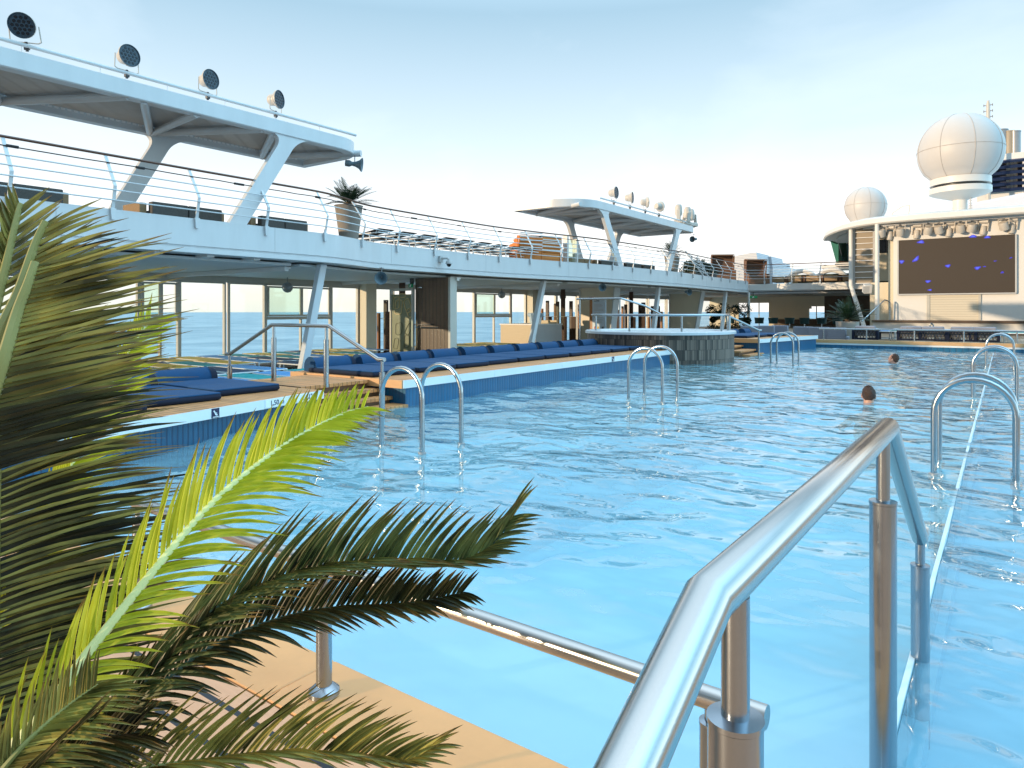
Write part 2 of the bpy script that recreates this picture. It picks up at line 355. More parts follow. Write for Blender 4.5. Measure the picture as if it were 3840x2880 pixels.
    def sweep(s, path, prof, mi=0, closed_prof=True, caps=True):
        """path: xy points; prof: (outward offset, z). outward = right-hand side of the path direction"""
        P = [Vector((p[0], p[1])) for p in path]; k = len(P); nr = []
        for i in range(k):
            a = (P[i] - P[i - 1]).normalized() if i else (P[1] - P[0]).normalized()
            b = (P[i + 1] - P[i]).normalized() if i < k - 1 else a
            na = Vector((a.y, -a.x)); nb = Vector((b.y, -b.x)); n_ = (na + nb).normalized(); nr.append(n_ / max(.4, n_.dot(na)))
        q = len(prof); vs = []
        for i in range(k):
            for (o, z) in prof: vs.append((P[i].x + nr[i].x * o, P[i].y + nr[i].y * o, z))
        fs = []
        for i in range(k - 1):
            for j in range(q if closed_prof else q - 1):
                j2 = (j + 1) % q; fs.append((i * q + j, (i + 1) * q + j, (i + 1) * q + j2, i * q + j2))
        if caps and closed_prof: fs += [tuple(range(q)), tuple((k - 1) * q + j for j in range(q - 1, -1, -1))]
        return s.add(vs, fs, mi)
    def build(s, name, mats, parent=None, bevel=0, world=True, ang=38, flip=True):
        me = bpy.data.meshes.new(name)
        o = Vector(parent['_base']) if (parent is not None and world and '_base' in parent) else Vector((0, 0, 0))
        me.from_pydata([tuple(Vector(p) - o) for p in s.v], [], s.f)
        if isinstance(mats, str): mats = [mats]
        for mm in mats: me.materials.append(MATS[mm])
        me.polygons.foreach_set('material_index', s.m)
        me.polygons.foreach_set('use_smooth', [True] * len(s.f))
        me.update()
        try: me.set_sharp_from_angle(angle=R(ang))
        except Exception: pass
        ob = bpy.data.objects.new(name, me); COL.objects.link(ob)
        if parent is not None: ob.parent = parent
        if bevel:
            b = ob.modifiers.new('edge', 'BEVEL'); b.width = bevel; b.segments = 2; b.limit_method = 'ANGLE'; b.angle_limit = R(40); b.harden_normals = False
        return ob

def tag(o, label, cat, group=None, kind=None):
    if label: o['label'] = label
    if cat: o['category'] = cat
    if group: o['group'] = group
    o['kind'] = kind or 'thing'
    return o
def thing(name, label, cat, loc=(0, 0, 0), group=None):
    o = bpy.data.objects.new(name, None); COL.objects.link(o); o.location = loc; o.empty_display_size = .1
    o['_base'] = tuple(float(v) for v in loc)
    return tag(o, label, cat, group)
def struct(mb, name, mats, **k): return tag(mb.build(name, mats, **k), None, None, kind='structure')
def dup(root, loc, rz=None, label=None, group=None):
    r = root.copy(); COL.objects.link(r); r.location = loc
    if rz is not None: r.rotation_euler = (0, 0, rz)
    if label: r['label'] = label
    if group: r['group'] = group
    for ch in list(root.children):
        c = ch.copy(); COL.objects.link(c); c.parent = r
        for g in ch.children:
            d = g.copy(); COL.objects.link(d); d.parent = c
    return r
ORD = ['first', 'second', 'third', 'fourth', 'fifth', 'sixth', 'seventh', 'eighth', 'ninth', 'tenth', 'eleventh', 'twelfth', 'thirteenth', 'fourteenth', 'fifteenth', 'sixteenth']
def crom(pts, n=8):
    P = [Vector(p) for p in pts]; P = [P[0] * 2 - P[1]] + P + [P[-1] * 2 - P[-2]]; out = []
    for i in range(1, len(P) - 2):
        for k in range(n):
            t = k / n; a, b, c, d = P[i - 1], P[i], P[i + 1], P[i + 2]
            out.append(.5 * ((2 * b) + (c - a) * t + (2 * a - 5 * b + 4 * c - d) * t * t + (3 * b - a - 3 * c + d) * t ** 3))
    out.append(P[-2]); return out
# ------------------------------------------------------------------ the setting
struct(MB().add([(-30000, -30000, -30), (30000, -30000, -30), (30000, 60000, -30), (-30000, 60000, -30)], [(0, 1, 2, 3)]), 'sea', 'sea')
# the ship's hull below the decks keeps the sea out of sight under them
struct(MB().bb(-20.6, -7.15, -14, 80, -6, -.49).bb(-7.14, 9, -14, 1.2, -6, -.49).bb(-7.14, 9, 25.1, 80, -6, -.49), 'main_deck', 'deck_boards')
YN, YF, XR = 1.47, 24.7, -.26      # pool: near edge, far edge, right rim

# water: one body over pool, shelf and right hand channel, with modelled swell
def water_body(name, mat, x0, x1, nx, ny, zb, dz=0.0, amin=.2):
    gx = np.linspace(x0, x1, nx); ty = np.linspace(0, 1, ny); gy = YN - .06 + (YF + .1 - YN) * (ty ** 1.45)
    vs = []
    for y in gy:
        a = min(1, max(amin, (y - 1.4) / 3.6))
        for x in gx:
            h = noise.noise((x * 1.2, y * 1.5, 0)) * .040 + noise.noise((x * 2.4 + 7, y * 3.0, 3)) * .021 + noise.noise((x * .5, y * .7, 8)) * .012
            vs.append((x, y, h * a - .004 + dz))
    fs = [(j * nx + i, j * nx + i + 1, (j + 1) * nx + i + 1, (j + 1) * nx + i) for j in range(ny - 1) for i in range(nx - 1)]
    w = MB().add(vs, fs)
    edge = [i for i in range(nx)] + [j * nx + nx - 1 for j in range(1, ny)] + [(ny - 1) * nx + i for i in range(nx - 2, -1, -1)] + [j * nx for j in range(ny - 2, 0, -1)]
    nb = len(w.v); w.v += [(w.v[i][0], w.v[i][1], zb) for i in edge]; k = len(edge)
    for i in range(k): w.f.append((edge[(i + 1) % k], edge[i], nb + i, nb + (i + 1) % k)); w.m.append(0)
    w.f.append(tuple(nb + i for i in range(k - 1, -1, -1))); w.m.append(0)
    struct(w, name, mat)
water_body('water', 'pool_water', -6.9, XR + .012, 170, 520, -1.6)
water_body('channel_water', 'channel_water', XR + .014, 1.75, 52, 520, -.4, -.002, .55)
b = MB()
b.bb(-7.2, 2.0, YN - .2, YF + .2, -1.75, -1.4)                        # floor
b.bb(-7.2, 1.8, YN - .05, YN, -1.4, -.02); b.bb(-7.2, 2.0, YF, YF + .05, -1.4, -.06)
b.bb(XR + .012, XR + .05, YN, YF, -1.4, -.20, 2)                           # overflow wall
b.bb(XR + .05, 2.0, YN, YF, -1.4, -.30, 2); b.bb(1.72, 1.95, YN, YF, -.35, .04)
b.bb(-7.2, -4.12, YN, YF, -1.4, -.42, 1)                              # sunken shelf the ladders stand on
b.slab([(-7.2, YN + .001, -1.41), (-7.2, YN + .001, -.22), (-7.2, 2.6, -.32), (-7.2, 5.6, -1.41)], (7.2 + XR + .011, 0, 0))
struct(b, 'pool_basin', ['pool_lining', 'ledge_tile', 'channel_floor'])
rim = struct(MB().bb(XR - .008, XR + .010, YN + .002, YF - .002, -.3, .007), 'pool_rim_line', 'rim_pale')
struct(MB().bb(1.74, 6, -14, YF - .2, -.4, .06), 'side_deck', 'teak_y')
# foreground terrace with its wide coping tile
struct(MB().prism([(-5.3, -6), (1.73, -6), (1.73, YN - .262), (-5.3, YN - .262)], -.4, .05), 'terrace', 'terrace_tile')
c = MB()
x = -5.3
while x < 1.7: c.bb(x + .002, min(x + 1.17, 1.73), YN - .256, YN + .012, -.06, .052); x += 1.17
struct(c, 'terrace_coping', 'coping_tile', bevel=.006)
struct(MB().bb(-5.3, 1.73, YN - .2615, YN - .2562, -.05, .043), 'terrace_joint', 'rope')
# deck beyond the pool
struct(MB().prism([(-13, YF + .3), (6, YF + .3), (6, 60), (-13, 60)], -.48, .2), 'far_deck', 'deck_boards')
b = MB()
b.bb(-5.6, 1.72, YF + .006, YF + .30, -.48, .10, 0); b.bb(-5.6, 1.72, YF - .012, YF + .30, .102, .155, 1); b.bb(-5.6, 1.72, YF - .03, YF + .30, .157, .262, 2)
struct(b, 'far_coping', ['pool_tile_far', 'white_edge', 'teak_edge'])

# ------------------------------------------------------------------ lounge platforms round the pool
def platform(label, poly, zt, th, wall_mat, top_mat, inset, front):
    """poly: plan; front: indices of edges that carry the pale facing"""
    cx = sum(p[0] for p in poly) / len(poly); cy = sum(p[1] for p in poly) / len(poly)
    t = thing('lounge_platform', label, 'platform', (poly[0][0], poly[0][1], 0))
    ins = []
    for p in poly:
        d = Vector((cx - p[0], cy - p[1])); d.normalize(); ins.append((p[0] + d.x * inset, p[1] + d.y * inset))
    MB().prism(ins, -.6, zt - th).build('tiled_wall', wall_mat, t)
    MB().prism(poly, zt - th + .002, zt).build('deck_slab', top_mat, t, bevel=.005)
    n = len(poly); fm = MB()
    for (i, m) in front:
        a, b2 = Vector(poly[i]), Vector(poly[(i + 1) % n]); d = (b2 - a).normalized(); nn = Vector((d.y, -d.x))
        if nn.dot(Vector((cx, cy)) - a) > 0: nn = -nn
        L_ = (b2 - a).length; q = 0
        while q < L_ - .01:
            e = min(L_, q + 1.9); p0 = a + d * (q + .002); p1 = a + d * (e - .002)
            fm.slab([(p0.x, p0.y, zt - th - .004), (p1.x, p1.y, zt - th - .004), (p1.x, p1.y, zt + .003), (p0.x, p0.y, zt + .003)], (nn.x * .012, nn.y * .012, 0), m); q = e
    fm.build('edge_facing', ['white_edge', 'teak_edge'], t)
    return t
NEAR = [(-5.28, .55), (-6.32, 5.07), (-8.42, 5.07), (-8.42, .55)]
p_near = platform('timber sunbed platform beside the big palm, white edge over dark ribbed tiles', NEAR, .3, .088, 'rib_tile_dark', 'teak_x', .07, [(0, 0)])
ISLE = [(-6.14, 6.16), (-6.14, 15.3), (-8.4, 15.3), (-8.4, 6.16)]
p_isle = platform('long timber island carrying the row of blue sunbeds, blue tiled side', ISLE, .33, .095, 'rib_tile', 'teak_x', .07, [(0, 0), (3, 1)])
FAR = [(-5.62, 19.75), (-4.95, 23.95), (-8.4, 24.3), (-8.4, 19.75)]
p_far = platform('timber sunbed platform beyond the hot tub, blue tiled side', FAR, .42, .105, 'rib_tile', 'teak_x', .06, [(0, 0), (3, 1)])

def plate_frame(a, b2, t, z, off=.016):
    a, b2 = Vector(a), Vector(b2); d = (b2 - a).normalized(); nn = Vector((d.y, -d.x))
    p = a + (b2 - a) * t; M = Matrix.Translation((p.x + nn.x * off, p.y + nn.y * off, z)) @ Matrix(((d.x, 0, nn.x, 0), (d.y, 0, nn.y, 0), (0, 1, 0, 0), (0, 0, 0, 1)))
    return M
def dive_sign(name, M, s, label):
    o = thing(name, label, 'sign', tuple(M.to_translation()), 'no diving signs on the pool edges')
    pl = MB(); pl.slab([M @ Vector(p) for p in ((-s, -s, -.003), (s, -s, -.003), (s, s, -.003), (-s, s, -.003))], (M.to_3x3() @ Vector((0, 0, .005)))); pl.build('sign_plate', 'sign_navy', o)
    g = MB()   # white diver over a water line
    def strip(pts, w):
        for (p, q) in zip(pts, pts[1:]):
            p, q = Vector((*p, 0)) * s, Vector((*q, 0)) * s; dd = (q - p).normalized(); sd = Vector((-dd.y, dd.x, 0)) * w * s
            g.slab([M @ (p - sd), M @ (q - sd), M @ (q + sd), M @ (p + sd)], M.to_3x3() @ Vector((0, 0, .006)))
    strip([(-.55, .55), (-.2, .1), (-.05, -.3), (.4, -.45)], .14); strip([(-.2, .1), (.3, -.05)], .09); strip([(-.8, -.78), (.8, -.78)], .07)
    g.build('pictogram', 'sign_white', o); return o
def text_obj(txt, size, M, parent, mat, name='lettering', align='CENTER', ext=.0015):
    cu = bpy.data.curves.new(name, 'FONT'); cu.body = txt; cu.size = size; cu.align_x = align; cu.align_y = 'CENTER'; cu.extrude = ext
    tmp = bpy.data.objects.new('t', cu); COL.objects.link(tmp); me = bpy.data.meshes.new_from_object(tmp.evaluated_get(bpy.context.evaluated_depsgraph_get())); bpy.data.objects.remove(tmp)
    me.materials.clear(); me.materials.append(MATS[mat]); ob = bpy.data.objects.new(name, me); COL.objects.link(ob)
    ob.parent = parent; base = Vector(parent['_base']) if '_base' in parent else Vector((0, 0, 0))
    ob.matrix_local = Matrix.Translation(-base) @ M; return ob
def depth_plate(M, wd, txt, label):
    o = thing('depth_marking', label, 'sign', tuple(M.to_translation()), 'depth markings on the pool edges')
    MB().slab([M @ Vector(p) for p in ((-wd, -.041, -.003), (wd, -.041, -.003), (wd, .041, -.003), (-wd, .041, -.003))], M.to_3x3() @ Vector((0, 0, .005))).build('plate', 'sign_white', o)
    text_obj(txt, .075, M @ Matrix.Translation((0, 0, .0045)), o, 'ink'); return o
a, b2 = NEAR[0], NEAR[1]
dive_sign('no_diving_sign', plate_frame(a, b2, .66, .256), .044, 'navy no diving sign on the white edge nearest the big palm')
depth_plate(plate_frame(a, b2, .835, .257), .17, '1,50 m', 'white depth plate reading 1,50 m on the near platform edge')
depth_plate(plate_frame(a, b2, .935, .257), .16, "4' 11''", "white depth plate reading 4' 11'' on the near platform edge")
a, b2 = ISLE[0], ISLE[1]
dive_sign('no_diving_sign', plate_frame(a, b2, .62, .283), .046, 'navy no diving sign halfway along the island edge')
depth_plate(plate_frame(a, b2, .955, .283), .2, '1,50 m', 'white depth plate on the island edge touching the hot tub')
a, b2 = FAR[0], FAR[1]
dive_sign('no_diving_sign', plate_frame(a, b2, .55, .368), .05, 'navy no diving sign on the platform beyond the hot tub')

# steps between the platforms
def steps(label, treads, group):
    t = thing('pool_steps', label, 'steps', (treads[0][0], treads[0][2], 0), group)
    for (x0, x1, y0, y1, z) in treads:
        m = MB(); m.bb(x0, x1, y0, y1, z - .045, z); m.bb(x0 + .03, x1 - .05, y0 + .004, y1 - .004, -.5, z - .047, 1); m.build('tread', ['teak_x', 'stair_wood'], t, bevel=.004)
    return t
steps('wooden pool steps between the near platform and the sunbed island', [(-7.95, -6.74, 5.08, 6.22, .31), (-6.73, -6.56, 5.09, 6.22, .205), (-6.55, -6.38, 5.09, 6.22, .115), (-6.37, -6.10, 5.09, 6.22, .03)], 'wooden steps into the pool')
steps('wooden pool steps between the hot tub and the far platform', [(-8.4, -6.46, 18.3, 19.8, .33), (-6.45, -6.08, 18.35, 19.8, .24), (-6.07, -5.72, 18.4, 19.8, .14), (-5.71, -5.5, 18.5, 19.8, .04)], 'wooden steps into the pool')

# ------------------------------------------------------------------ rails and ladders in steel
def post(parent, x, y, z0, zc, z1, ro, ri, flange=True, mat='steel_z'):
    m = MB(); m.cyl((x, y, 0), ro, z0, zc, 28); m.lathe([(ri, zc + .001), (ro * 1.04, zc + .001), (ro * 1.04, zc + .007), (ri, zc + .009)], 28, (x, y, 0)); m.cyl((x, y, 0), ri, zc - .02, z1, 24)
    if flange: m.lathe([(ro, z0 + .028), (ro * 1.25, z0 + .026), (ro * 1.95, z0 + .012), (ro * 2.0, z0), (0, z0)], 32, (x, y, 0))
    m.build('post', mat, parent)
t = thing('stair_handrail', 'brushed steel stair handrail closest to the camera, bending down into the water', 'handrail', (-.24, .76, .05))
MB().tube([(-.245, -.55, .38), (-.245, .68, .907), (-.238, 1.95, .907), (-.236, 2.72, .425), (-.236, 2.80, .425)], .0255, 28).build('handrail', 'steel_y', t)
post(t, -.243, .762, .05, .742, .884, .030, .0155); post(t, -.238, 1.865, -1.4, .735, .884, .030, .0155); post(t, -.236, 2.74, -1.4, .318, .405, .029, .0150)
t = thing('pool_edge_rail', 'low brushed steel rail along the terrace edge behind the palm fronds', 'rail', (-1.66, 1.33, .05))
MB().tube([(-2.75, 1.30, .458), (-.352, 1.285, .458)], .0215, 24).build('handrail', 'steel_x', t)
for x in (-2.72, -1.66, -.46): post(t, x, 1.335 if x == -1.66 else 1.30, .052, .40, .445, .0235, .014)
t = thing('stair_handrail', 'steel handrail over the wooden steps between near platform and sunbed island', 'handrail', (-7.1, 5.3, .3))
MB().tube([(-8.66, 5.3, .62), (-8.57, 5.3, .62), (-7.62, 5.3, 1.03), (-6.50, 5.3, 1.03), (-5.66, 5.3, .668), (-5.56, 5.3, .668)], .024, 14).build('handrail', 'steel_hoop', t)
for (x, z0, zc, z1) in ((-8.57, -.48, .45, .60), (-7.58, .3, .86, 1.01), (-6.55, .3, .86, 1.01), (-5.60, -.4, .52, .65)): post(t, x, 5.3, z0, zc, z1, .032, .018, False, 'steel_hoop')
t = thing('stair_handrail', 'steel handrail sloping into the water at the far side of the hot tub', 'handrail', (-5.5, 18.6, .3))
MB().tube([(-6.05, 16.75, 1.13), (-5.75, 17.3, 1.12), (-5.35, 18.75, .70), (-5.33, 18.9, .70)], .026, 12).build('handrail', 'steel_hoop', t)
post(t, -5.35, 18.75, -.4, .6, .69, .026, .018, False, 'steel_hoop')
t = thing('stair_handrail', 'tall steel handrail rising behind the hot tub in front of the wooden poles', 'handrail', (-9.6, 17.6, .3))
MB().tube([(-10.2, 17.4, 1.57), (-8.75, 17.4, 1.57), (-8.3, 18.0, 1.36), (-8.0, 18.6, 1.08)], .028, 12).build('handrail', 'steel_hoop', t)
for (x, z) in ((-10.1, 1.55), (-8.8, 1.55)): MB().tube([(x, 17.4, -.48), (x, 17.4, z)], .025, 10).build('post', 'steel_hoop', t)

def ladder():
    t = thing('pool_ladder', 'x', 'ladder', (0, 0, 0), 'steel ladders in the pool')
    for y in (0, .52):
        pts = [(0, y, -.95), (0, y, .44)] + [(.25 - .25 * math.cos(math.pi * k / 16), y, .44 + .26 * math.sin(math.pi * k / 16)) for k in range(1, 16)] + [(.5, y, .44), (.5, y, -.5)]
        MB().tube(pts, .0215, 14).build('hoop', 'steel_hoop', t)
    m = MB()
    for z in (-.82, -.58, -.34): m.bb(-.04, .06, .02, .50, z - .02, z)
    m.build('rung', 'grey_metal', t)
    for (x, y, z) in ((0, 0, -.06), (0, .52, -.06), (.5, 0, -.06), (.5, .52, -.06)): MB().lathe([(.0225, z + .05), (.036, z + .045), (.036, z), (.0225, z - .01)], 14, (x, y, 0)).build('collar', 'grey_metal', t)
    return t
lad = ladder()
LAD = [(-4.57, 4.32, 'pool ladder standing in the water nearest the near platform steps'), (-4.24, 8.65, 'pool ladder standing in front of the sunbed island, before the hot tub'), (-4.46, 16.6, 'smallest pool ladder, standing in front of the far platform past the hot tub'),
       (-.43, 6.02, 'large pool ladder on the overflow rim nearest the foreground handrail'), (-.36, 11.5, 'pool ladder on the overflow rim, middle of the three on that side'), (-.33, 18.4, 'pool ladder on the overflow rim closest to the stage')]
for i, (x, y, lb) in enumerate(LAD):
    if i == 0: lad.location = (x, y, 0); lad['label'] = lb
    else: dup(lad, (x, y, 0), 0, lb)
t = thing('pool_edge_rail', 'low steel rail along the far end of the pool before the wicker armchairs', 'rail', (-2.5, 24.86, .26))
MB().tube([(-5.1, 24.86, .62), (1.6, 24.86, .62)], .027, 12).build('handrail', 'steel_hoop', t)
for x in (-4.95, -3.65, -2.3, -1.0, .3, 1.5): MB().tube([(x, 24.86, .262), (x, 24.86, .60)], .024, 10).build('post', 'steel_hoop', t)

# ------------------------------------------------------------------ hot tub
HX, HY, HR = -7.09, 16.2, 1.81
t = thing('hot_tub', 'round raised hot tub clad in grey brown wood tiles, white rim', 'hot tub', (HX, HY, 0))
MB().lathe([(HR, -1.4), (HR, .655), (HR - .3, .655)], 96, (HX, HY, 0)).build('tile_cladding', 'tub_tile', t)
MB().lathe([(HR - .34, .3), (HR - .34, .70), (HR - .30, .735), (HR + .03, .735), (HR + .05, .72), (HR + .05, .665), (HR + .02, .657), (HR - .3, .657)], 96, (HX, HY, 0)).build('rim', 'tub_top', t)
MB().lathe([(0, .70), (HR - .34, .70)], 64, (HX, HY, 0)).build('tub_water', 'tub_top', t)
ra = MB(); pts = [(HX + (HR - .12) * math.cos(a), HY + (HR - .12) * math.sin(a), 1.12) for a in [R(-172 + 8.2 * k) for k in range(25)]]
ra.tube(pts, .028, 10); ra.build('handrail', 'steel_hoop', t)
for k in (0, 5, 10, 15, 20, 24):
    p = pts[k]; MB().tube([(p[0], p[1], .73), (p[0], p[1], 1.10)], .024 if k != 24 else .05, 10).build('post', 'steel_hoop', t)

# ------------------------------------------------------------------ sunbeds (mattress with roll)
def sunbed():
    t = thing('sunbed', 'x', 'sunbed', (0, 0, 0), 'blue sunbeds on the platforms')
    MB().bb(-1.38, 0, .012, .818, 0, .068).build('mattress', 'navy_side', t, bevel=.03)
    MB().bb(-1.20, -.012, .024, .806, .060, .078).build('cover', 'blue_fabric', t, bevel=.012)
    prof = [(.13 * math.cos(R(a)), .068 + .14 * math.sin(R(a))) for a in range(-20, 201, 20)]
    m = MB(); n = len(prof)
    vs = [(-1.36 + x, y, z) for y in (.04, .70) for (x, z) in prof]
    m.add(vs, [(i, i + 1, n + i + 1, n + i) for i in range(n - 1)] + [(n - 1, 0, n, 2 * n - 1), tuple(range(n)), tuple(range(2 * n - 1, n - 1, -1))])
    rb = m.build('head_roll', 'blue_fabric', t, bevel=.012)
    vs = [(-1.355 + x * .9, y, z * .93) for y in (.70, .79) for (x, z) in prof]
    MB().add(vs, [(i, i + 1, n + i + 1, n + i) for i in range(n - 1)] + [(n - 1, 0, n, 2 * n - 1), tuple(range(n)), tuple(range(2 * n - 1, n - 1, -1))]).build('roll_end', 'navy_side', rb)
    return t
sb = sunbed(); first = True
def put_bed(loc, rz, lb):
    global first
    if first: sb.location = loc; sb.rotation_euler = (0, 0, rz); sb['label'] = lb; first = False
    else: dup(sb, loc, rz, lb)
for i in range(10): put_bed((-6.72 + random.uniform(-.04, .04), 6.20 + .845 * i, .331), R(random.uniform(-1.2, 1.2)), f'blue sunbed with head roll on the island, {ORD[i]} from the wooden steps')
for i in range(4): put_bed((-6.70 + .06 * i + (.18 * i), 3.96 - .86 * i, .301), R(0), f'blue sunbed on the near platform behind the palm, {ORD[i]} from the steel handrail')
for i in range(4): put_bed((-6.1 + .13 * i, 20.2 + .85 * i, .421), 0, f'blue sunbed on the platform past the hot tub, {ORD[i]} from the tub')
# ------------------------------------------------------------------ upper deck along the left side
def resample0(pts, step, start=0.0):
    out = []; acc = start
    for (a, b2) in zip(pts, pts[1:]):
        a, b2 = Vector(a), Vector(b2); l = (b2 - a).length
        while acc <= l: out.append((a + (b2 - a) * (acc / l), (b2 - a).normalized())); acc += step
        acc -= l
    return out
ZT, ZB = 3.1, 2.4
EDGE = [(-13.35, -2.5), (-13.4, 5.5), (-13.4, 9), (-13.4, 10.8), (-13.62, 11.8), (-13.98, 12.8), (-14.1, 13.8), (-14.15, 16.5), (-14.08, 19), (-13.7, 21.5), (-13.2, 24), (-13.0, 26), (-12.8, 29), (-12.7, 32), (-12.9, 36), (-13.1, 43.6)]
path = [tuple(p) for p in crom([(x, y, 0) for x, y in EDGE], 6)]
path = [(p[0], p[1]) for p in path]
XW = -20.0
t_deck = thing('upper_deck', 'white curved upper deck edge running above the windows', 'ship deck', (-13.4, 9, ZB))
# path runs +y, its right-hand side is +x, the pool side
MB().sweep(path, [(0, ZT), (0, ZB + .15), (-.04, ZB + .135), (-.04, ZB + .11), (.035, ZB + .095), (.035, ZB), (-.14, ZB), (-.14, ZT)]).build('fascia', 'white_paint', t_deck)
MB().prism([(x - .145, y) for x, y in path] + [(-20.3, 43.6), (-20.3, -2.5)], ZT - .16, ZT - .01).build('deck_plate', 'deck_boards', t_deck)
inner = [(x - .75, y) for x, y in path]
seams = [-2.5, 10.4, 16.9, 23.0, 29.5, 36.5, 43.6]
for a, b2 in zip(seams, seams[1:]):
    poly = [(x - .62, y) for x, y in path if a + .12 <= y <= b2 - .12]
    poly = [(poly[0][0], a + .12)] + poly + [(poly[-1][0], b2 - .12)]
    MB().prism(poly + [(XW + .1, b2 - .12), (XW + .1, a + .12)], ZB - .09, ZB - .03).build('soffit_panel', 'soffit', t_deck)
for y in seams[1:-1]:
    MB().bb(XW, -14.3, y - .1, y + .02, ZB - .2, ZB - .095).bb(XW, -14.3, y + .02, y + .09, ZB - .15, ZB - .095).build('cross_beam', 'white_panel', t_deck)
for y in np.arange(3.5, 10, 1.1): MB().bb(-14.1, -13.6, y, y + .16, ZB - .05, ZB + .2).build('outrigger', 'white_panel', t_deck)
MB().prism([(x - .145, y) for x, y in path] + [(-20.3, 43.6), (-20.3, -2.5)], ZB + .012, ZB + .06).build('ceiling_void', 'white_panel', t_deck)
for (p, d) in resample0(path, 4.4, 3.1):
    MB().slab([(p.x + .001, p.y - .006, ZB + .16), (p.x + .001, p.y + .006, ZB + .16), (p.x + .001, p.y + .006, ZT - .01), (p.x + .001, p.y - .006, ZT - .01)], (.002, 0, 0)).build('weld_seam', 'light_grey', t_deck)

# window wall on the sea side: every bay is a window of its own
def window(x, y0, y1, z0, z1, label, bar=None, post=None, tint='pane_clear', cat='window'):
    t = thing('window', label, cat, (x, y0, z0), 'windows toward the sea')
    m = MB(); w = .05
    m.bb(x - .06, x + .06, y0, y0 + w, z0, z1); m.bb(x - .06, x + .06, y1 - w, y1, z0, z1); m.bb(x - .058, x + .058, y0 + w, y1 - w, z1 - w, z1); m.bb(x - .058, x + .058, y0 + w, y1 - w, z0, z0 + .08)
    if bar is not None:
        m.bb(x - .05, x + .075, y0 + w, y1 - w, bar - .05, bar + .05)
        if post is not None: m.bb(x - .05, x + .055, post - .025, post + .025, z0 + .08, bar - .05)
    m.build('frame', 'window_frame', t)
    zs = z0 + .08 if bar is None else bar + .05
    MB().bb(x - .006, x + .006, y0 + w, y1 - w, zs, z1 - w).build('pane', tint if bar is None else 'pane_clear', t)
    if bar is not None:
        MB().bb(x - .006, x + .006, y0 + w, y1 - w, z0 + .08, bar - .05).build('pane', 'pane_clear', t)
        s = MB(); ym = post if post is not None else (y0 + y1) / 2
        for (a, b3) in ((y0 + w + .02, ym), (ym, y1 - w - .02)):
            s.bb(x + .02, x + .07, a, a + .06, bar + .06, z1 - w - .02); s.bb(x + .02, x + .07, b3 - .06, b3, bar + .06, z1 - w - .02); s.bb(x + .02, x + .07, a + .06, b3 - .06, z1 - w - .08, z1 - w - .02); s.bb(x + .02, x + .07, a + .06, b3 - .06, bar + .06, bar + .12)
        s.build('sash', 'window_frame', t)
        MB().bb(x + .04, x + .048, y0 + w + .08, ym - .06, bar + .12, z1 - w - .08).build('pane', 'pane_green', t)
    return t
def ysol(u, x):
    q = (u - 1106) / 1475; return x * (.811 + .585 * q) / (-.585 + .811 * q)
WB = [(0.2, 3.6, 0), (3.6, 7.0, 1), (7.0, ysol(299, XW), 0), (ysol(299, XW), ysol(386, XW), 1), (ysol(386, XW), ysol(486, XW), 0), (ysol(492, XW), ysol(572, XW), 0), (ysol(572, XW), ysol(714, XW), 1), (ysol(714, XW), ysol(773, XW), 0),
      (ysol(799, XW), ysol(850, XW), 0), (ysol(965, XW), ysol(1024, XW), 0), (ysol(1024, XW), ysol(1103, XW), 1), (ysol(1103, XW), ysol(1135, XW), 0), (ysol(1153, XW), ysol(1200, XW), 0), (ysol(1202, XW), ysol(1245, XW), 0)]
i = 0
for (a, b2, k) in WB:
    kind = 'wide window with sashes' if k else 'plain tall window'
    post_ = a + (b2 - a) * .52
    window(XW, a, b2, -.47, 2.13, f'{kind}, {ORD[i]} of the sea side row from the palm', .98 if k else None, post_ if k else None); i += 1
y = ysol(1245, XW) + .2; j = 0
while y < 56:
    window(XW, y, y + 3.0, -.47, 2.13, f'far sea side window behind the hot tub, {ORD[j]} from the pale wall'); y += 3.2; j += 1
m = MB(); m.bb(XW - .12, XW + .10, -2.5, 60, 2.132, 2.48); struct(m, 'lintel_wall', 'window_frame')
m = MB()
for (u0, u1) in ((773, 799), (1135, 1153)):
    pass
def column(y0, y1, x0, x1, label, mat='cream_wall'):
    o = MB().bb(x0, x1, y0, y1, -.48, 2.3).build('wall_column', mat); tag(o, label, 'column', 'square columns in the window row'); return o
column(ysol(773, XW) + .02, ysol(796, XW), XW - .1, XW + .45, 'square cream column beside the dark wooden poles and green glass door')
column(ysol(1135, XW) + .02, ysol(1150, XW), XW - .1, XW + .45, 'square cream column behind the towel counter')
m = MB(); m.bb(XW - .1, XW + .1, -14, .1, -.48, 2.48); o = m.build('end_wall', 'white_panel'); tag(o, 'plain white ship side wall left of the windows', 'wall')

# slanted deck supports below the upper deck
def strut(xb, yb, xt, yt, w, label):
    o = MB().slab([(xb - .07, yb - w / 2, -.49), (xb - .07, yb + w / 2, -.49), (xt - .07, yt + w / 2, ZB - .02), (xt - .07, yt - w / 2, ZB - .02)], (.17, 0, 0)).build('deck_support', 'white_paint', bevel=.01)
    tag(o, label, 'column', 'slanted supports under the upper deck')
strut(-13.95, 10.5, -13.9, 11.1, .2, 'slanted white support behind the sunbeds, nearest one under the upper deck')
strut(-14.3, 20.85, -14.25, 21.8, .2, 'slanted white support in front of the towel counter')
strut(-13.35, 29.6, -13.3, 30.3, .24, 'slanted white support behind the hot tub rail')
strut(-13.3, 39.0, -13.3, 39.9, .24, 'slanted white support beside the ball shaped potted trees')
strut(-13.95, 2.5, -13.9, 3.1, .2, 'slanted white support hidden behind the big palm')

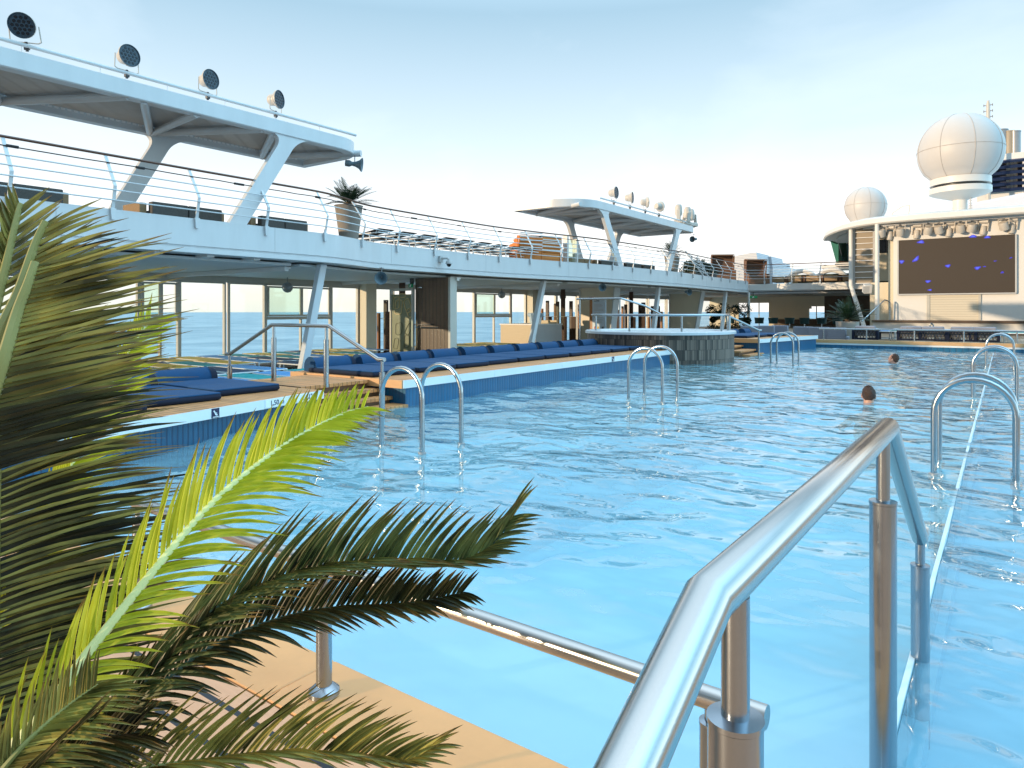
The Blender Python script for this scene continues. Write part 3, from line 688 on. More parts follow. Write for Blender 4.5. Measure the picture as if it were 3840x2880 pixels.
# ------------------------------------------------------------------ balustrade of the upper deck
rail_path = path + [(-12.2, 44.0), (-9.5, 44.0), (-6.9, 44.0)]
def resample(pts, step, start=0.0):
    out = []; acc = start
    for (a, b2) in zip(pts, pts[1:]):
        a, b2 = Vector(a), Vector(b2); l = (b2 - a).length
        while acc <= l: out.append((a + (b2 - a) * (acc / l), (b2 - a).normalized())); acc += step
        acc -= l
    return out
t = thing('balustrade', 'white railing with dark wooden handrail along the upper deck', 'railing', (-13.4, 9, ZT))
PR = [(.03, ZT - .12), (.04, ZT + .0), (.13, ZT + .42), (-.26, ZT + 1.03)]     # post profile: outward offset, height
def off_at(z):
    for (o0, z0), (o1, z1) in zip(PR, PR[1:]):
        if z0 <= z <= z1: return o0 + (o1 - o0) * (z - z0) / (z1 - z0)
    return PR[-1][0]
for (p, d) in resample(rail_path, 1.62, .32):
    nn = Vector((d.y, -d.x)); m = MB()
    prof = [(o, z) for o, z in PR]
    for (o0, z0), (o1, z1) in zip(prof, prof[1:]):
        w0 = .030
        a0 = Vector((p.x + nn.x * o0, p.y + nn.y * o0, z0)); a1 = Vector((p.x + nn.x * o1, p.y + nn.y * o1, z1)); sd = Vector((d.x, d.y, 0)) * w0; th = Vector((nn.x, nn.y, 0)) * -.012
        m.slab([a0 - sd, a0 + sd, a1 + sd, a1 - sd], th * 2)
    b0 = Vector((p.x + nn.x * .012, p.y + nn.y * .012, 0)); sd = Vector((d.x, d.y, 0))
    m.slab([(b0.x - sd.x * .05, b0.y - sd.y * .05, ZT + .01), (b0.x + sd.x * .05, b0.y + sd.y * .05, ZT + .01), (b0.x + sd.x * .03, b0.y + sd.y * .03, ZT - .2), (b0.x - sd.x * .03, b0.y - sd.y * .03, ZT - .2)], (nn.x * .05, nn.y * .05, 0))
    m.build('baluster', 'white_paint', t)
def along(o, z, pts=rail_path):
    out = []
    P = [Vector(p) for p in pts]
    for i, p in enumerate(P):
        d = ((P[min(i + 1, len(P) - 1)] - P[max(i - 1, 0)])).normalized(); out.append((p.x + d.y * o, p.y - d.x * o, z))
    return out
for z in (ZT + .16, ZT + .34, ZT + .52, ZT + .70): MB().tube(along(off_at(z) + .01, z), .0135, 6).build('bar', 'white_paint', t)
MB().tube(along(-.265, ZT + 1.05), .032, 8, flat=.8).build('handrail', 'handrail_wood', t)
m = MB(); cb = along(off_at(ZT + .88) + .02, ZT + .88); rnd = random.Random(3)
cb = [(x, y, z + rnd.uniform(-.008, .008)) for x, y, z in cb]
m.tube(cb, .011, 6)
for (p, d) in resample([(c_[0], c_[1]) for c_ in cb], 2.1, .6):
    l = rnd.uniform(.03, .12); nrm = Vector((d.x, d.y, 0)); c0 = Vector((p.x, p.y, ZT + .88)); m.tube([c0 - nrm * l, c0 + nrm * l], rnd.uniform(.02, .032), 6)
m.build('light_string', 'rope', t)

# ------------------------------------------------------------------ canopies
def canopy(label, y0, y1, x0, x1, rl, posts, fl):
    t = thing('sun_canopy', label, 'canopy', (x1, (y0 + y1) / 2, ZT))
    ZC0, ZC1 = 5.28, 5.60
    def rr(x0, x1, y0, y1, r0, r1, n=8):   # plan, the +x corners rounded (r0 near end, r1 far end)
        P = [(x0, y0)]
        P += [(x1 - r0 + r0 * math.sin(math.pi / 2 * k / n), y0 + r0 - r0 * math.cos(math.pi / 2 * k / n)) for k in range(n + 1)] if r0 else [(x1, y0)]
        P += [(x1 - r1 + r1 * math.cos(math.pi / 2 * k / n), y1 - r1 + r1 * math.sin(math.pi / 2 * k / n)) for k in range(n + 1)] if r1 else [(x1, y1)]
        P += [(x0, y1)]; return P
    out = rr(x0, x1, y0, y1, *rl)
    m = MB(); ring = out + [out[0], out[1]]
    m.sweep(ring[:-1] + [], [(0, ZC1), (.0, ZC0 + .02), (-.02, ZC0), (-.24, ZC0), (-.24, ZC1 - .06)], caps=False)
    m.build('edge_frame', 'white_paint', t)
    ins = rr(x0 + .26, x1 - .26, y0 + .26, y1 - .26, max(.05, rl[0] - .26), max(.05, rl[1] - .26))
    MB().prism(ins, ZC0 + .16, ZC0 + .19).build('canvas', 'canvas_rib', t)
    m = MB(); nb = max(2, int((y1 - y0) / 2.6)); L_ = (y1 - y0) / nb
    for k in range(nb):
        a = y0 + L_ * k; xm = x0 + .12; xx = x1 - .12
        m.tube([(xm, a + L_ * .5, ZC0 + .05), (xx, a + .15, ZC0 + .05)], .085, 10); m.tube([(xm, a + L_ * .5, ZC0 + .05), (xx, a + L_ - .15, ZC0 + .05)], .085, 10)
        if k % 2 == 0: m.tube([(xm, a + L_ * .5, ZC0 + .03), (xx, a + L_ * .42, ZC0 + .03)], .08, 10)
    m.build('brace', 'white_paint', t)
    m = MB()
    for y in (np.arange(y0 + .5, y1 - .5, .12)):
        m.bb(x0 + .255, x0 + .275, y, y + .07, ZC0 + .12, ZC0 + .16)
    m.build('lacing', 'sign_white', t)
    for (x, yb, yt, w) in posts:      # splayed flat legs with flared heads
        P = []
        f = .34
        zt = ZC0 + .01; zl = zt - .30; s = (yt - yb) / (zt - ZT)
        yl = yb + s * (zl - ZT)
        left = [(yb - w / 2, ZT - .02), (yl - w / 2, zl)] + [(yl - w / 2 - f * (1 - math.cos(a)) + s * .3 * math.sin(a), zl + .3 * math.sin(a)) for a in [math.pi / 2 * q / 6 for q in range(1, 7)]]
        right = [(yb + w / 2, ZT - .02), (yl + w / 2, zl)] + [(yl + w / 2 + f * (1 - math.cos(a)) + s * .3 * math.sin(a), zl + .3 * math.sin(a)) for a in [math.pi / 2 * q / 6 for q in range(1, 7)]]
        pr = right + left[::-1]; m = MB()
        # triangulated strip keeps the concave outline right
        nl = len(left); vs = [(x - .07, a, z) for a, z in left] + [(x - .07, a, z) for a, z in right] + [(x + .07, a, z) for a, z in left] + [(x + .07, a, z) for a, z in right]
        fs = []
        for q in range(nl - 1):
            fs += [(q, q + 1, nl + q + 1, nl + q), (2 * nl + q, 3 * nl + q, 3 * nl + q + 1, 2 * nl + q + 1), (q, 2 * nl + q, 2 * nl + q + 1, q + 1), (nl + q, nl + q + 1, 3 * nl + q + 1, 3 * nl + q)]
        fs += [(0, nl, 3 * nl, 2 * nl), (nl - 1, 3 * nl - 1, 4 * nl - 1, 2 * nl - 1)]
        m.add(vs, fs); m.build('leg', 'white_paint', t)
    if fl:
        m = MB(); m.tube([(x1 - .1, fl[0], ZC1 + .16), (x1 - .1, fl[1], ZC1 + .16)], .035, 10)
        for y in np.arange(fl[0] + .1, fl[1] + .01, 1.25): m.tube([(x1 - .1, y, ZC1 - .02), (x1 - .1, y, ZC1 + .16)], .008, 6)
        m.build('pipe_rail', 'white_paint', t)
    return t
canopy('big white sun canopy closest to the camera, floodlights on its pipe rail', .6, 12.3, -16.15, -13.5, (.05, .9), [(-13.6, 8.55, 9.95, .42), (-16.0, 7.0, 8.25, .42), (-13.6, 1.9, .9, .42)], (.7, 11.95))
canopy('smaller white sun canopy above the hot tub side of the deck', 22.6, 34.3, -16.2, -13.05, (1.5, .2), [(-13.15, 26.0, 24.5, .46), (-13.15, 31.0, 32.3, .46), (-16.0, 27.9, 26.6, .46), (-16.0, 30.1, 31.6, .46)], (24.2, 34.0))

def floodlight():
    t = thing('floodlight', 'x', 'floodlight', (0, 0, 0), 'round floodlights on the canopies')
    M = Matrix.Rotation(R(90), 4, 'Y')          # lathe axis to +x
    MB().lathe([(0, -.22), (.12, -.22), (.15, -.18), (.17, -.02), (.235, .04), (.25, .06), (.25, .10), (.235, .10), (.23, .075), (0, .075)], 28, (0, 0, .36), 0, M).build('housing', 'lamp_body', t)
    f = MB(); f.lathe([(0, .078), (.228, .078)], 28, (0, 0, .36), 0, M)
    for q in range(-2, 3):
        for r in range(-2, 3):
            if abs(q + r) <= 2:
                yy = (q + r / 2) * .085; zz = r * .074; f.lathe([(0, .086), (.027, .086), (.032, .079)], 10, (0, yy, .36 + zz), 1, M)
    f.lathe([(.23, .082), (.248, .101), (.236, .103), (.226, .084)], 28, (0, 0, .36), 0, M)
    f.build('lens_face', ['lamp_face', 'lamp_lens'], t)
    b_ = MB(); b_.tube([(-.02, -.265, .36), (-.02, -.275, .06), (-.02, -.22, .03), (-.02, .22, .03), (-.02, .275, .06), (-.02, .265, .36)], .012, 8); b_.build('bracket', 'lamp_body', t)
    c_ = MB(); c_.tube([(-.02, 0, .05), (-.02, 0, -.14)], .03, 8); c_.box((-.02, 0, -.06), (.07, .09, .1)); c_.build('clamp', 'dark_metal', t)
    return t
fl = floodlight()
FL = [(-13.6, ysol(56, -13.6), 20, 'floodlight on the big canopy, largest, nearest the camera'), (-13.6, ysol(275, -13.6), 12, 'floodlight on the big canopy, second from the camera'), (-13.6, ysol(450, -13.6), 20, 'floodlight on the big canopy, third from the camera, side of body showing'), (-13.6, ysol(597, -13.6), 48, 'floodlight on the big canopy closest to the rounded end, turned away')]
FL2 = [(ysol(1327, -13.15), 5, 'floodlight on the smaller canopy nearest the rounded end'), (ysol(1362, -13.15), 15, 'floodlight on the smaller canopy, second from the rounded end'), (ysol(1395, -13.15), 42, 'floodlight on the smaller canopy, third from the rounded end'), (ysol(1424, -13.15), 75, 'floodlight on the smaller canopy just before the moving head lamps')]
for i, (x, y, a, lb) in enumerate(FL):
    if i == 0: fl.location = (x, y, 5.78); fl.rotation_euler = (0, 0, R(-a)); fl['label'] = lb
    else: dup(fl, (x, y, 5.78), R(22 if i == 3 else a * .5), lb).scale = (.84, .84, .84)
fl.rotation_euler = (0, R(22), R(-38)); fl.scale = (.84, .84, .84)
for (y, a, lb) in FL2: dup(fl, (-13.15, y, 5.78), R(a), lb).scale = (1, 1, 1)

def moving_head():
    t = thing('moving_head_lamp', 'x', 'stage lamp', (0, 0, 0), 'moving head stage lamps')
    m = MB(); m.box((0, 0, -.06), (.30, .34, .12)); m.build('base', 'lamp_body', t, bevel=.02)
    m = MB(); m.box((0, -.17, -.28), (.14, .05, .38)); m.box((0, .17, -.28), (.14, .05, .38)); m.box((0, 0, -.13), (.16, .38, .05)); m.build('yoke', 'lamp_body', t, bevel=.02)
    MB().lathe([(0, -.24), (.10, -.235), (.125, -.15), (.125, .08), (.09, .15), (0, .16)], 18, (0, 0, -.40), 0).build('head', 'lamp_body', t)
    MB().lathe([(0, -.245), (.085, -.245), (.09, -.235)], 18, (0, 0, -.40), 0).build('lens', 'lamp_face', t)
    return t
mh = moving_head(); mh.location = (-13.3, ysol(1466, -13.3), 5.64); mh.rotation_euler = (R(180), 0, R(20)); mh['label'] = 'moving head lamp standing on the smaller canopy, closest to the floodlights'
mh.scale = (1.45, 1.45, 1.45)
dup(mh, (-13.3, ysol(1481, -13.3), 5.64), None, 'moving head lamp standing on the smaller canopy, middle one of the cluster').rotation_euler = (R(180), R(8), R(50))
dup(mh, (-13.3, ysol(1495, -13.3), 5.64), None, 'moving head lamp standing on the smaller canopy, at its square end').rotation_euler = (R(180), R(-6), R(-30))

def horn(label, loc, rz, s=1.0, stem=.12):
    t = thing('horn_loudspeaker', label, 'loudspeaker', loc, 'horn loudspeakers')
    M = Matrix.Rotation(rz, 4, 'Z') @ Matrix.Rotation(R(96), 4, 'Y') @ Matrix.Diagonal((s, s, s, 1))
    MB().lathe([(0, -.22), (.07, -.21), (.075, -.12), (.045, -.06), (.06, .02), (.10, .10), (.155, .15), (.16, .165), (.145, .16), (.09, .1), (.03, 0), (0, -.02)], 22, loc, 0, M).build('horn', 'horn_blue', t)
    m = MB(); m.tube([(loc[0], loc[1], loc[2]), (loc[0], loc[1], loc[2] + stem + .08 * s)], .012, 6); m.box((loc[0], loc[1], loc[2] + stem + .06 * s), (.08, .08, .02)); m.build('bracket', 'grey_metal', t)
horn('blue grey horn loudspeaker under the rounded end of the big canopy', (-13.75, 12.05, 5.05), R(40), 1.15, .18)
horn('blue grey horn loudspeaker hanging under the upper deck edge beside the nearest support', (-13.75, 13.0, 2.12), R(-50), 1.1, .2)
horn('small horn loudspeaker under the upper deck before the pale wall', (-13.4, 24.9, 2.2), R(-55), 1.0, .16)
horn('small horn loudspeaker under the square end of the smaller canopy', (-13.2, 34.6, 5.0), R(-100), 1.0, .2)
horn('small horn loudspeaker under the upper deck above the hot tub', (-13.1, 33.5, 2.2), R(-40), 1.0, .16)
t = thing('security_camera', 'grey dome security camera on the curved white deck edge', 'camera', (-14.08, 15.8, 2.82))
MB().bb(-14.14, -14.05, 15.72, 15.86, 2.72, 2.92).build('wall_plate', 'light_grey', t, bevel=.01)
MB().tube([(-14.07, 15.79, 2.84), (-13.86, 15.82, 2.84), (-13.80, 15.83, 2.80), (-13.80, 15.83, 2.74)], .035, 10).build('arm', 'light_grey', t)
MB().lathe([(0, .09), (.08, .08), (.105, .02), (.105, -.02)], 18, (-13.8, 15.83, 2.68), 0).build('hood', 'light_grey', t)
MB().ell((-13.8, 15.83, 2.655), (.075, .075, .085), 16, 10).build('dome', 'lamp_lens', t)
for (x, y, lb) in ((-18.8, ysol(621, -18.8), 'round grey ceiling loudspeaker hanging before the window nearest the slanted support'), (-18.8, ysol(1084, -18.8), 'round grey ceiling loudspeaker hanging before the window by the towel counter'), (-18.8, ysol(1216, -18.8), 'round grey ceiling loudspeaker hanging over the wooden poles by the pale wall')):
    t = thing('ceiling_loudspeaker', lb, 'loudspeaker', (x, y, 2.0), 'globe loudspeakers under the ceiling')
    MB().ell((x, y, 1.98), (.17, .17, .17), 18, 12).build('globe', 'grey_metal', t); MB().tube([(x, y, 2.1), (x, y, 2.33)], .015, 6).build('stem', 'grey_metal', t)
# ------------------------------------------------------------------ things on the lower deck
o = MB().bb(-15.9, -14.45, 16.55, 16.85, -.48, ZB - .1).bb(-14.45, -14.36, 16.54, 16.86, -.48, ZB - .1, 1).build('timber_wall', ['timber_wall', 'window_frame'])
tag(o, 'dark brown timber clad wall panel standing behind the sunbeds', 'wall')
t = thing('wall_shelf', 'dark shelf with chrome bar fixed on the brown timber wall', 'shelf', (-15.2, 16.5, .7))
MB().bb(-15.85, -15.1, 16.44, 16.546, .76, .79).build('shelf', 'dark_metal', t); MB().tube([(-15.75, 16.4, .68), (-14.75, 16.4, .68)], .018, 8).build('bar', 'steel_hoop', t)
t = thing('wall_shower', 'small chrome shower arm high on the brown timber wall', 'shower', (-15.6, 16.5, 2.0))
MB().tube([(-15.75, 16.54, 1.98), (-15.45, 16.3, 1.99)], .02, 8).lathe([(0, 0), (.09, 0), (.09, -.02), (0, -.03)], 14, (-15.42, 16.28, 1.99)).build('arm', 'steel_hoop', t)
t = thing('patterned_door', 'olive green glass door with looping outlines beside the brown timber wall', 'door', (-16.45, 16.5, -.48))
m = MB()
for x in (-17.0, -15.98): m.bb(x - .035, x + .035, 16.47, 16.57, -.48, 1.98)
m.bb(-17.03, -15.95, 16.475, 16.565, 1.90, 1.98); m.build('frame', 'window_frame', t)
MB().bb(-16.96, -16.02, 16.50, 16.53, -.46, 1.78).build('leaf', 'green_door', t)
def loop(cx, cz, w, h, tilt=0, n=28):
    out = []
    for k in range(n + 1):
        a = 2 * math.pi * k / n; x = w * math.copysign(abs(math.cos(a)) ** .45, math.cos(a)); z = h * math.copysign(abs(math.sin(a)) ** .45, math.sin(a))
        out.append((cx + x * math.cos(tilt) - z * math.sin(tilt) + .12 * z, 16.492, cz + x * math.sin(tilt) + z * math.cos(tilt)))
    return out
m = MB(); m2 = MB()
for (cx, cz, w, h, a, q) in ((-16.72, 1.50, .13, .20, .1, 0), (-16.62, 1.35, .16, .24, -.05, 0), (-16.2, 1.4, .13, .24, .5, 0), (-16.12, 1.15, .09, .16, .7, 0), (-16.45, 1.74, .14, .06, 0, 0), (-16.62, .62, .15, .2, .1, 1), (-16.15, .62, .1, .2, -.5, 1), (-16.25, .2, .12, .2, .1, 1), (-16.75, .12, .1, .18, -.1, 1), (-16.6, -.28, .15, .17, .05, 1), (-16.18, -.3, .12, .16, .4, 1)):
    (m if q == 0 else m2).tube(loop(cx, cz, w, h, a), .016 if q == 0 else .01, 5, caps=False)
m.build('outline', 'door_line', t); m2.build('outline', 'door_line_dark', t)
t = thing('exit_sign', 'small green exit sign above the olive glass door', 'sign', (-15.95, 16.6, 2.1))
MB().bb(-16.12, -15.93, 16.45, 16.48, 2.0, 2.12).build('panel', 'exit_green', t); MB().slab([(-16.08, 16.448, 2.02), (-16.02, 16.448, 2.02), (-15.99, 16.448, 2.1), (-16.05, 16.448, 2.1)], (0, -.004, 0)).build('pictogram', 'sign_white', t)
MB().bb(-16.1, -15.95, 16.49, 16.53, 2.12, 2.31).build('bracket', 'dark_metal', t)

def poles(label, xs, y0, tops, group):
    t = thing('pole_screen', label, 'pole screen', (xs[0], y0, -.48), group)
    for i, (x, zt) in enumerate(zip(xs, tops)):
        MB().box((x, y0 + (i % 2) * .14, (zt - .48) / 2), (.11 + .05 * (i % 3), .09, zt + .48), R(12 * (i % 3 - 1))).build('pole', 'pole_brown' if i % 3 else 'pole_amber', t)
    MB().tube([(xs[0] - .1, y0 + .08, .95), (xs[-1] + .1, y0 + .08, .95)], .012, 6).build('tie_rod', 'light_grey', t)
    return t
poles('screen of brown wooden poles of uneven height left of the green glass door', [-18.35, -18.12, -17.9, -17.72, -17.52, -17.3], 17.2, [1.15, 1.62, 1.2, 1.42, 1.50, 2.28], 'screens of wooden poles')
xs = list(np.linspace(-18.9, -16.6, 11)); tp = [1.35, 1.75, .95, 1.6, 1.7, 2.3, .95, 1.72, .95, 1.55, 1.55]
poles('screen of brown wooden poles of uneven height behind the towel counter', xs, 28.8, tp, 'screens of wooden poles')
xs = list(np.linspace(-18.2, -15.0, 13)); tp = [1.6, .9, 1.3, 1.5, 1.6, 2.3, .9, 1.65, 1.7, .9, 1.5, 1.5, 1.2]
poles('screen of brown wooden poles seen through the tall rail behind the hot tub', xs, 34.6, tp, 'screens of wooden poles')
t = thing('towel_counter', 'pale wooden towel counter standing behind the row of sunbeds', 'counter', (-17.6, 26, -.48))
MB().bb(-18.6, -16.72, 24.9, 27.1, -.48, .60).build('body', 'counter_wood', t); MB().bb(-16.72, -16.69, 24.9, 27.1, -.48, .60).bb(-16.74, -16.66, 24.87, 24.95, -.48, .61).build('side_panel', 'light_grey', t)
MB().bb(-18.64, -16.68, 24.86, 27.14, .60, .65).build('top', 'white_panel', t)
t = thing('towel_basket', 'pale blue towel basket standing on the towel counter', 'basket', (-17.2, 25.6, .65))
m = MB(); m.lathe([(.28, .651), (.40, 1.12), (.37, 1.12), (.26, .68)], 4, (-17.15, 25.6, 0)); m.build('basket', 'towel', t, ang=20)
m = MB()
for k in range(3): m.tube([(-17.4, 25.4 + .2 * k, 1.06), (-16.9, 25.4 + .2 * k, 1.06)], .09, 10)
m.build('rolled_towel', 'towel', t)
t = thing('tray', 'low wooden tray standing at the far end of the towel counter', 'tray', (-17.2, 26.7, .65)); MB().bb(-17.6, -16.9, 26.4, 27.0, .652, .70).bb(-17.6, -16.9, 26.4, 26.43, .70, .80).bb(-17.6, -16.9, 26.97, 27.0, .70, .80).build('tray', 'counter_wood', t)
t = thing('glass_screen', 'low clear glass screen on the near end of the towel counter', 'screen', (-18.2, 25, .65)); MB().bb(-18.5, -17.5, 24.98, 25.0, .652, .95).build('pane', 'pane_clear', t)

def fin(label, x0, x1, xt, y):
    t = thing('sloped_wall', label, 'wall', (x0, y, -.48), 'cream walls under the upper deck')
    MB().slab([(x0, y, -.49), (x1, y, -.49), (xt, y, ZB - .05), (x0, y, ZB - .05)], (0, .5, 0)).build('panel', 'cream_wall', t)
    MB().slab([(x0 - .09, y - .02, -.49), (x0 - .005, y - .02, -.49), (x0 - .005, y - .02, ZB - .05), (x0 - .09, y - .02, ZB - .05)], (0, .5, 0)).build('trim', 'window_frame', t)
    MB().slab([(x1, y - .03, -.49), (x1 + .06, y - .03, -.49), (xt + .06, y - .03, ZB - .05), (xt, y - .03, ZB - .05)], (0, .55, 0)).build('edge', 'light_grey', t)
    MB().bb(x0 + .02, x1 - .5, y - .006, y, .9, .915).bb((x0 + x1) / 2, (x0 + x1) / 2 + .014, y - .006, y, -.48, .897).build('joint', 'window_frame', t)
fin('cream wall with slanted edge behind the menu board', -16.2, -14.75, -14.45, 28)
fin('cream wall with slanted edge right of the wooden poles, behind the hot tub rail', -15.5, -14.2, -13.7, 37)
t = thing('menu_board', 'tall pale blue notice board with small print before the cream wall', 'notice board', (-14.9, 27.2, -.48))
MB().bb(-15.28, -15.13, 27.2, 27.35, -.48, 1.86).build('post', 'pole_amber', t)
MB().bb(-15.08, -14.40, 27.1, 27.16, .10, 1.82).build('board', 'sign_pale', t, bevel=.01)
m = MB(); rnd = random.Random(5)
z = 1.52
while z > .62:
    m.bb(-14.99, -14.99 + rnd.uniform(.22, .50), 27.094, 27.1, z, z + .014); z -= .055 if rnd.random() > .2 else .10
m.build('print', 'grey_metal', t); MB().bb(-14.99, -14.72, 27.094, 27.1, 1.66, 1.70).build('heading', 'ink', t)
for x, c in ((-14.98, 'red_ink'), (-14.85, 'yellow_ink'), (-14.60, 'ink')): MB().bb(x, x + .10, 27.094, 27.1, .42, .53).build('flag', c, t)

# deck loungers, one of each colour, then copies
def lounger(fab, h=.33, rec=0.0):
    t = thing('sun_lounger', 'x', 'sun lounger', (0, 0, 0), 'sun loungers in rows on the lower deck')
    m = MB()
    for y in (-.31, .31): m.tube([(-.95, y, h), (.95, y, h), (.985, y, h - .03), (.985, y, .02)], .018, 8); m.tube([(-.55, y, h - .01), (-.62, y, .02)], .016, 8)
    m.tube([(.985, -.31, .03), (.985, .31, .03)], .014, 8); m.tube([(-.95, -.31, h), (-.95, .31, h)], .016, 8); m.tube([(.97, -.31, h - .005), (.97, .31, h - .005)], .016, 8); m.tube([(-.62, -.31, .12), (-.62, .31, .12)], .012, 8)
    m.build('frame', 'sign_white', t)
    MB().bb(-.2, .95, -.29, .29, h + .008, h + .02).build('seat', fab, t)
    b_ = MB(); L0 = .74; a = rec
    b_.slab([(-.21, -.29, h + .01), (-.21, .29, h + .01), (-.21 - L0 * math.cos(a), .29, h + .012 + L0 * math.sin(a)), (-.21 - L0 * math.cos(a), -.29, h + .012 + L0 * math.sin(a))], (0, 0, .014)); b_.build('backrest', fab, t)
    if rec: MB().tube([(-.75, -.25, h - .02), (-.21 - L0 * .8 * math.cos(a), -.25, h + L0 * .8 * math.sin(a))], .012, 6).tube([(-.75, .25, h - .02), (-.21 - L0 * .8 * math.cos(a), .25, h + L0 * .8 * math.sin(a))], .012, 6).build('support', 'light_grey', t)
    return t
PROTO = {}
CN = {'sling_blue': 'light blue', 'sling_navy': 'dark navy', 'sling_teal': 'teal', 'sling_yellow': 'yellow'}
rows = [(-12.4, 5.2, 10, ['sling_blue', 'sling_teal', 'sling_blue', 'sling_blue', 'sling_teal'], 'row closest to the platforms'),
        (-14.75, 5.0, 13, ['sling_navy', 'sling_navy', 'sling_navy', 'sling_teal', 'sling_navy', 'sling_navy', 'sling_blue', 'sling_teal'], 'second row from the platforms'),
        (-16.95, 5.6, 13, ['sling_blue', 'sling_navy', 'sling_teal', 'sling_blue', 'sling_yellow', 'sling_teal', 'sling_yellow'], 'third row from the platforms'),
        (-18.75, 5.9, 15, ['sling_blue', 'sling_teal', 'sling_yellow', 'sling_teal', 'sling_navy', 'sling_yellow', 'sling_yellow'], 'row along the windows')]
for (x, y0, n, cols, nm) in rows:
    for k in range(n):
        y = y0 + .78 * k; f = cols[k % len(cols)]
        if abs(x + 15.2) < 1.2 and y > 15.8: continue
        if abs(x + 13.95) < 1.0 and abs(y - 10.6) < .45: continue
        lb = f'{CN[f]} sun lounger, {ORD[k]} from the palm end in the {nm}'
        loc = (x + random.uniform(-.05, .05), y, -.488)
        if f not in PROTO: PROTO[f] = lounger(f); r_ = PROTO[f]; r_.location = loc; r_['label'] = lb
        else: r_ = dup(PROTO[f], loc, None, lb)
        r_.rotation_euler = (0, 0, R(random.uniform(-2, 2)))
for k in range(6): dup(PROTO['sling_yellow' if k != 1 else 'sling_teal'], (-17.6 + .02 * k, 19.2 + .8 * k, -.488), R(1.5 * (k % 3 - 1)), f'{"yellow" if k != 1 else "teal"} sun lounger behind the timber wall, {ORD[k]} from it')

# ------------------------------------------------------------------ furniture on the upper deck
def sofa(label, x, y0, y1, h=.42, mat='wicker_grey'):
    t = thing('lounge_sofa', label, 'sofa', (x, (y0 + y1) / 2, ZT), 'low wicker sofas on the upper deck')
    m = MB(); n = max(1, round((y1 - y0) / .75)); l = (y1 - y0) / n
    for k in range(n): m.bb(x - .09, x + .09, y0 + l * k + .01, y0 + l * (k + 1) - .01, ZT, ZT + h)
    m.build('backrest', mat, t, bevel=.02)
    m = MB(); m.bb(x - .85, x - .1, y0, y1, ZT, ZT + .24); m.build('seat', mat, t, bevel=.02)
    for ya in (y0 - .16, y1 + .01): MB().bb(x - .85, x - .1, ya, ya + .15, ZT, ZT + h - .02).build('armrest', 'wicker_tan', t, bevel=.02)
    return t
SOF = [(-14.6, 3.9, 5.55, 'grey wicker sofa back on the upper deck above the palm tip'), (-14.6, 7.2, 8.8, 'grey wicker sofa back between the two legs of the big canopy'), (-14.6, 9.8, 11.15, 'grey wicker sofa back right of the front leg of the big canopy'),
       (-14.9, 24.6, 26.6, 'tan wicker sofa back nearest the striped orange beach chairs'), (-14.6, 26.9, 28.6, 'dark wicker sofa back at the middle leg of the smaller canopy'), (-14.4, 29.0, 30.6, 'dark wicker sofa back right of the middle leg of the smaller canopy'), (-14.4, 30.9, 32.2, 'dark wicker sofa back beside the far leg of the smaller canopy')]
for i, (x, y0, y1, lb) in enumerate(SOF): sofa(lb, x, y0, y1, .42, 'wicker_tan' if i == 3 else 'wicker_grey')

def frond_mesh(m, base, az, el, L_, droop, n, ll, rnd, w=.014):
    d = Vector((math.cos(az) * math.cos(el), math.sin(az) * math.cos(el), math.sin(el))); P = [Vector(base) + d * (L_ * s) + Vector((0, 0, -droop * L_ * s * s)) for s in [k / 8 for k in range(9)]]
    m.tube(P, .009, 5, 1, r1=.003)
    for k in range(n):
        s = .15 + .85 * k / (n - 1); i = min(7, int(s * 8)); p = P[i] + (P[i + 1] - P[i]) * (s * 8 - i); tn = (P[i + 1] - P[i]).normalized(); sd = tn.cross(Vector((0, 0, 1))).normalized(); up = sd.cross(tn)
        l = ll * math.sin(math.pi * min(1, .25 + .7 * s)) * rnd.uniform(.85, 1.1)
        for g in (-1, 1):
            dd = (sd * g * .8 + tn * .55 + up * .3).normalized(); q = p + dd * l + Vector((0, 0, -.12 * l)); mid = p + dd * l * .5; wv = tn * w
            m.add([p, mid - wv, q, mid + wv], [(0, 1, 2, 3)])
def potted_palm(label, loc, hp, r0, r1, L_, nf, pot='pot_stone', seed=1, group='potted plants'):
    t = thing('potted_palm', label, 'potted plant', loc, group); rnd = random.Random(seed); x, y, z = loc
    MB().lathe([(0, z), (r0, z), (r1, z + hp), (r1 + .02, z + hp + .02), (r1 - .04, z + hp + .02), (r1 - .06, z + hp - .06), (0, z + hp - .06)], 28, (x, y, 0)).build('pot', pot, t)
    MB().tube([(x, y, z + hp - .08), (x, y, z + hp + .12)], .10, 10, r1=.07).build('stem', 'trunk', t)
    m = MB()
    for k in range(nf): frond_mesh(m, (x, y, z + hp + .08), k * 2.4 + rnd.uniform(-.2, .2), R(rnd.uniform(5, 80)), L_ * rnd.uniform(.75, 1.1), rnd.uniform(.12, .35), 16, L_ * .22, rnd, .012)
    m.build('fronds', ['palm_leaf', 'rachis_dark'], t); return t
potted_palm('potted palm in a tall grey brown planter at the bend of the upper deck railing', (-14.45, 12.45, ZT), .95, .24, .37, .85, 40, seed=3)
potted_palm('potted palm in a brown planter beside the far leg of the smaller canopy', (-13.9, 33.4, ZT), .95, .26, .40, .95, 34, seed=8)
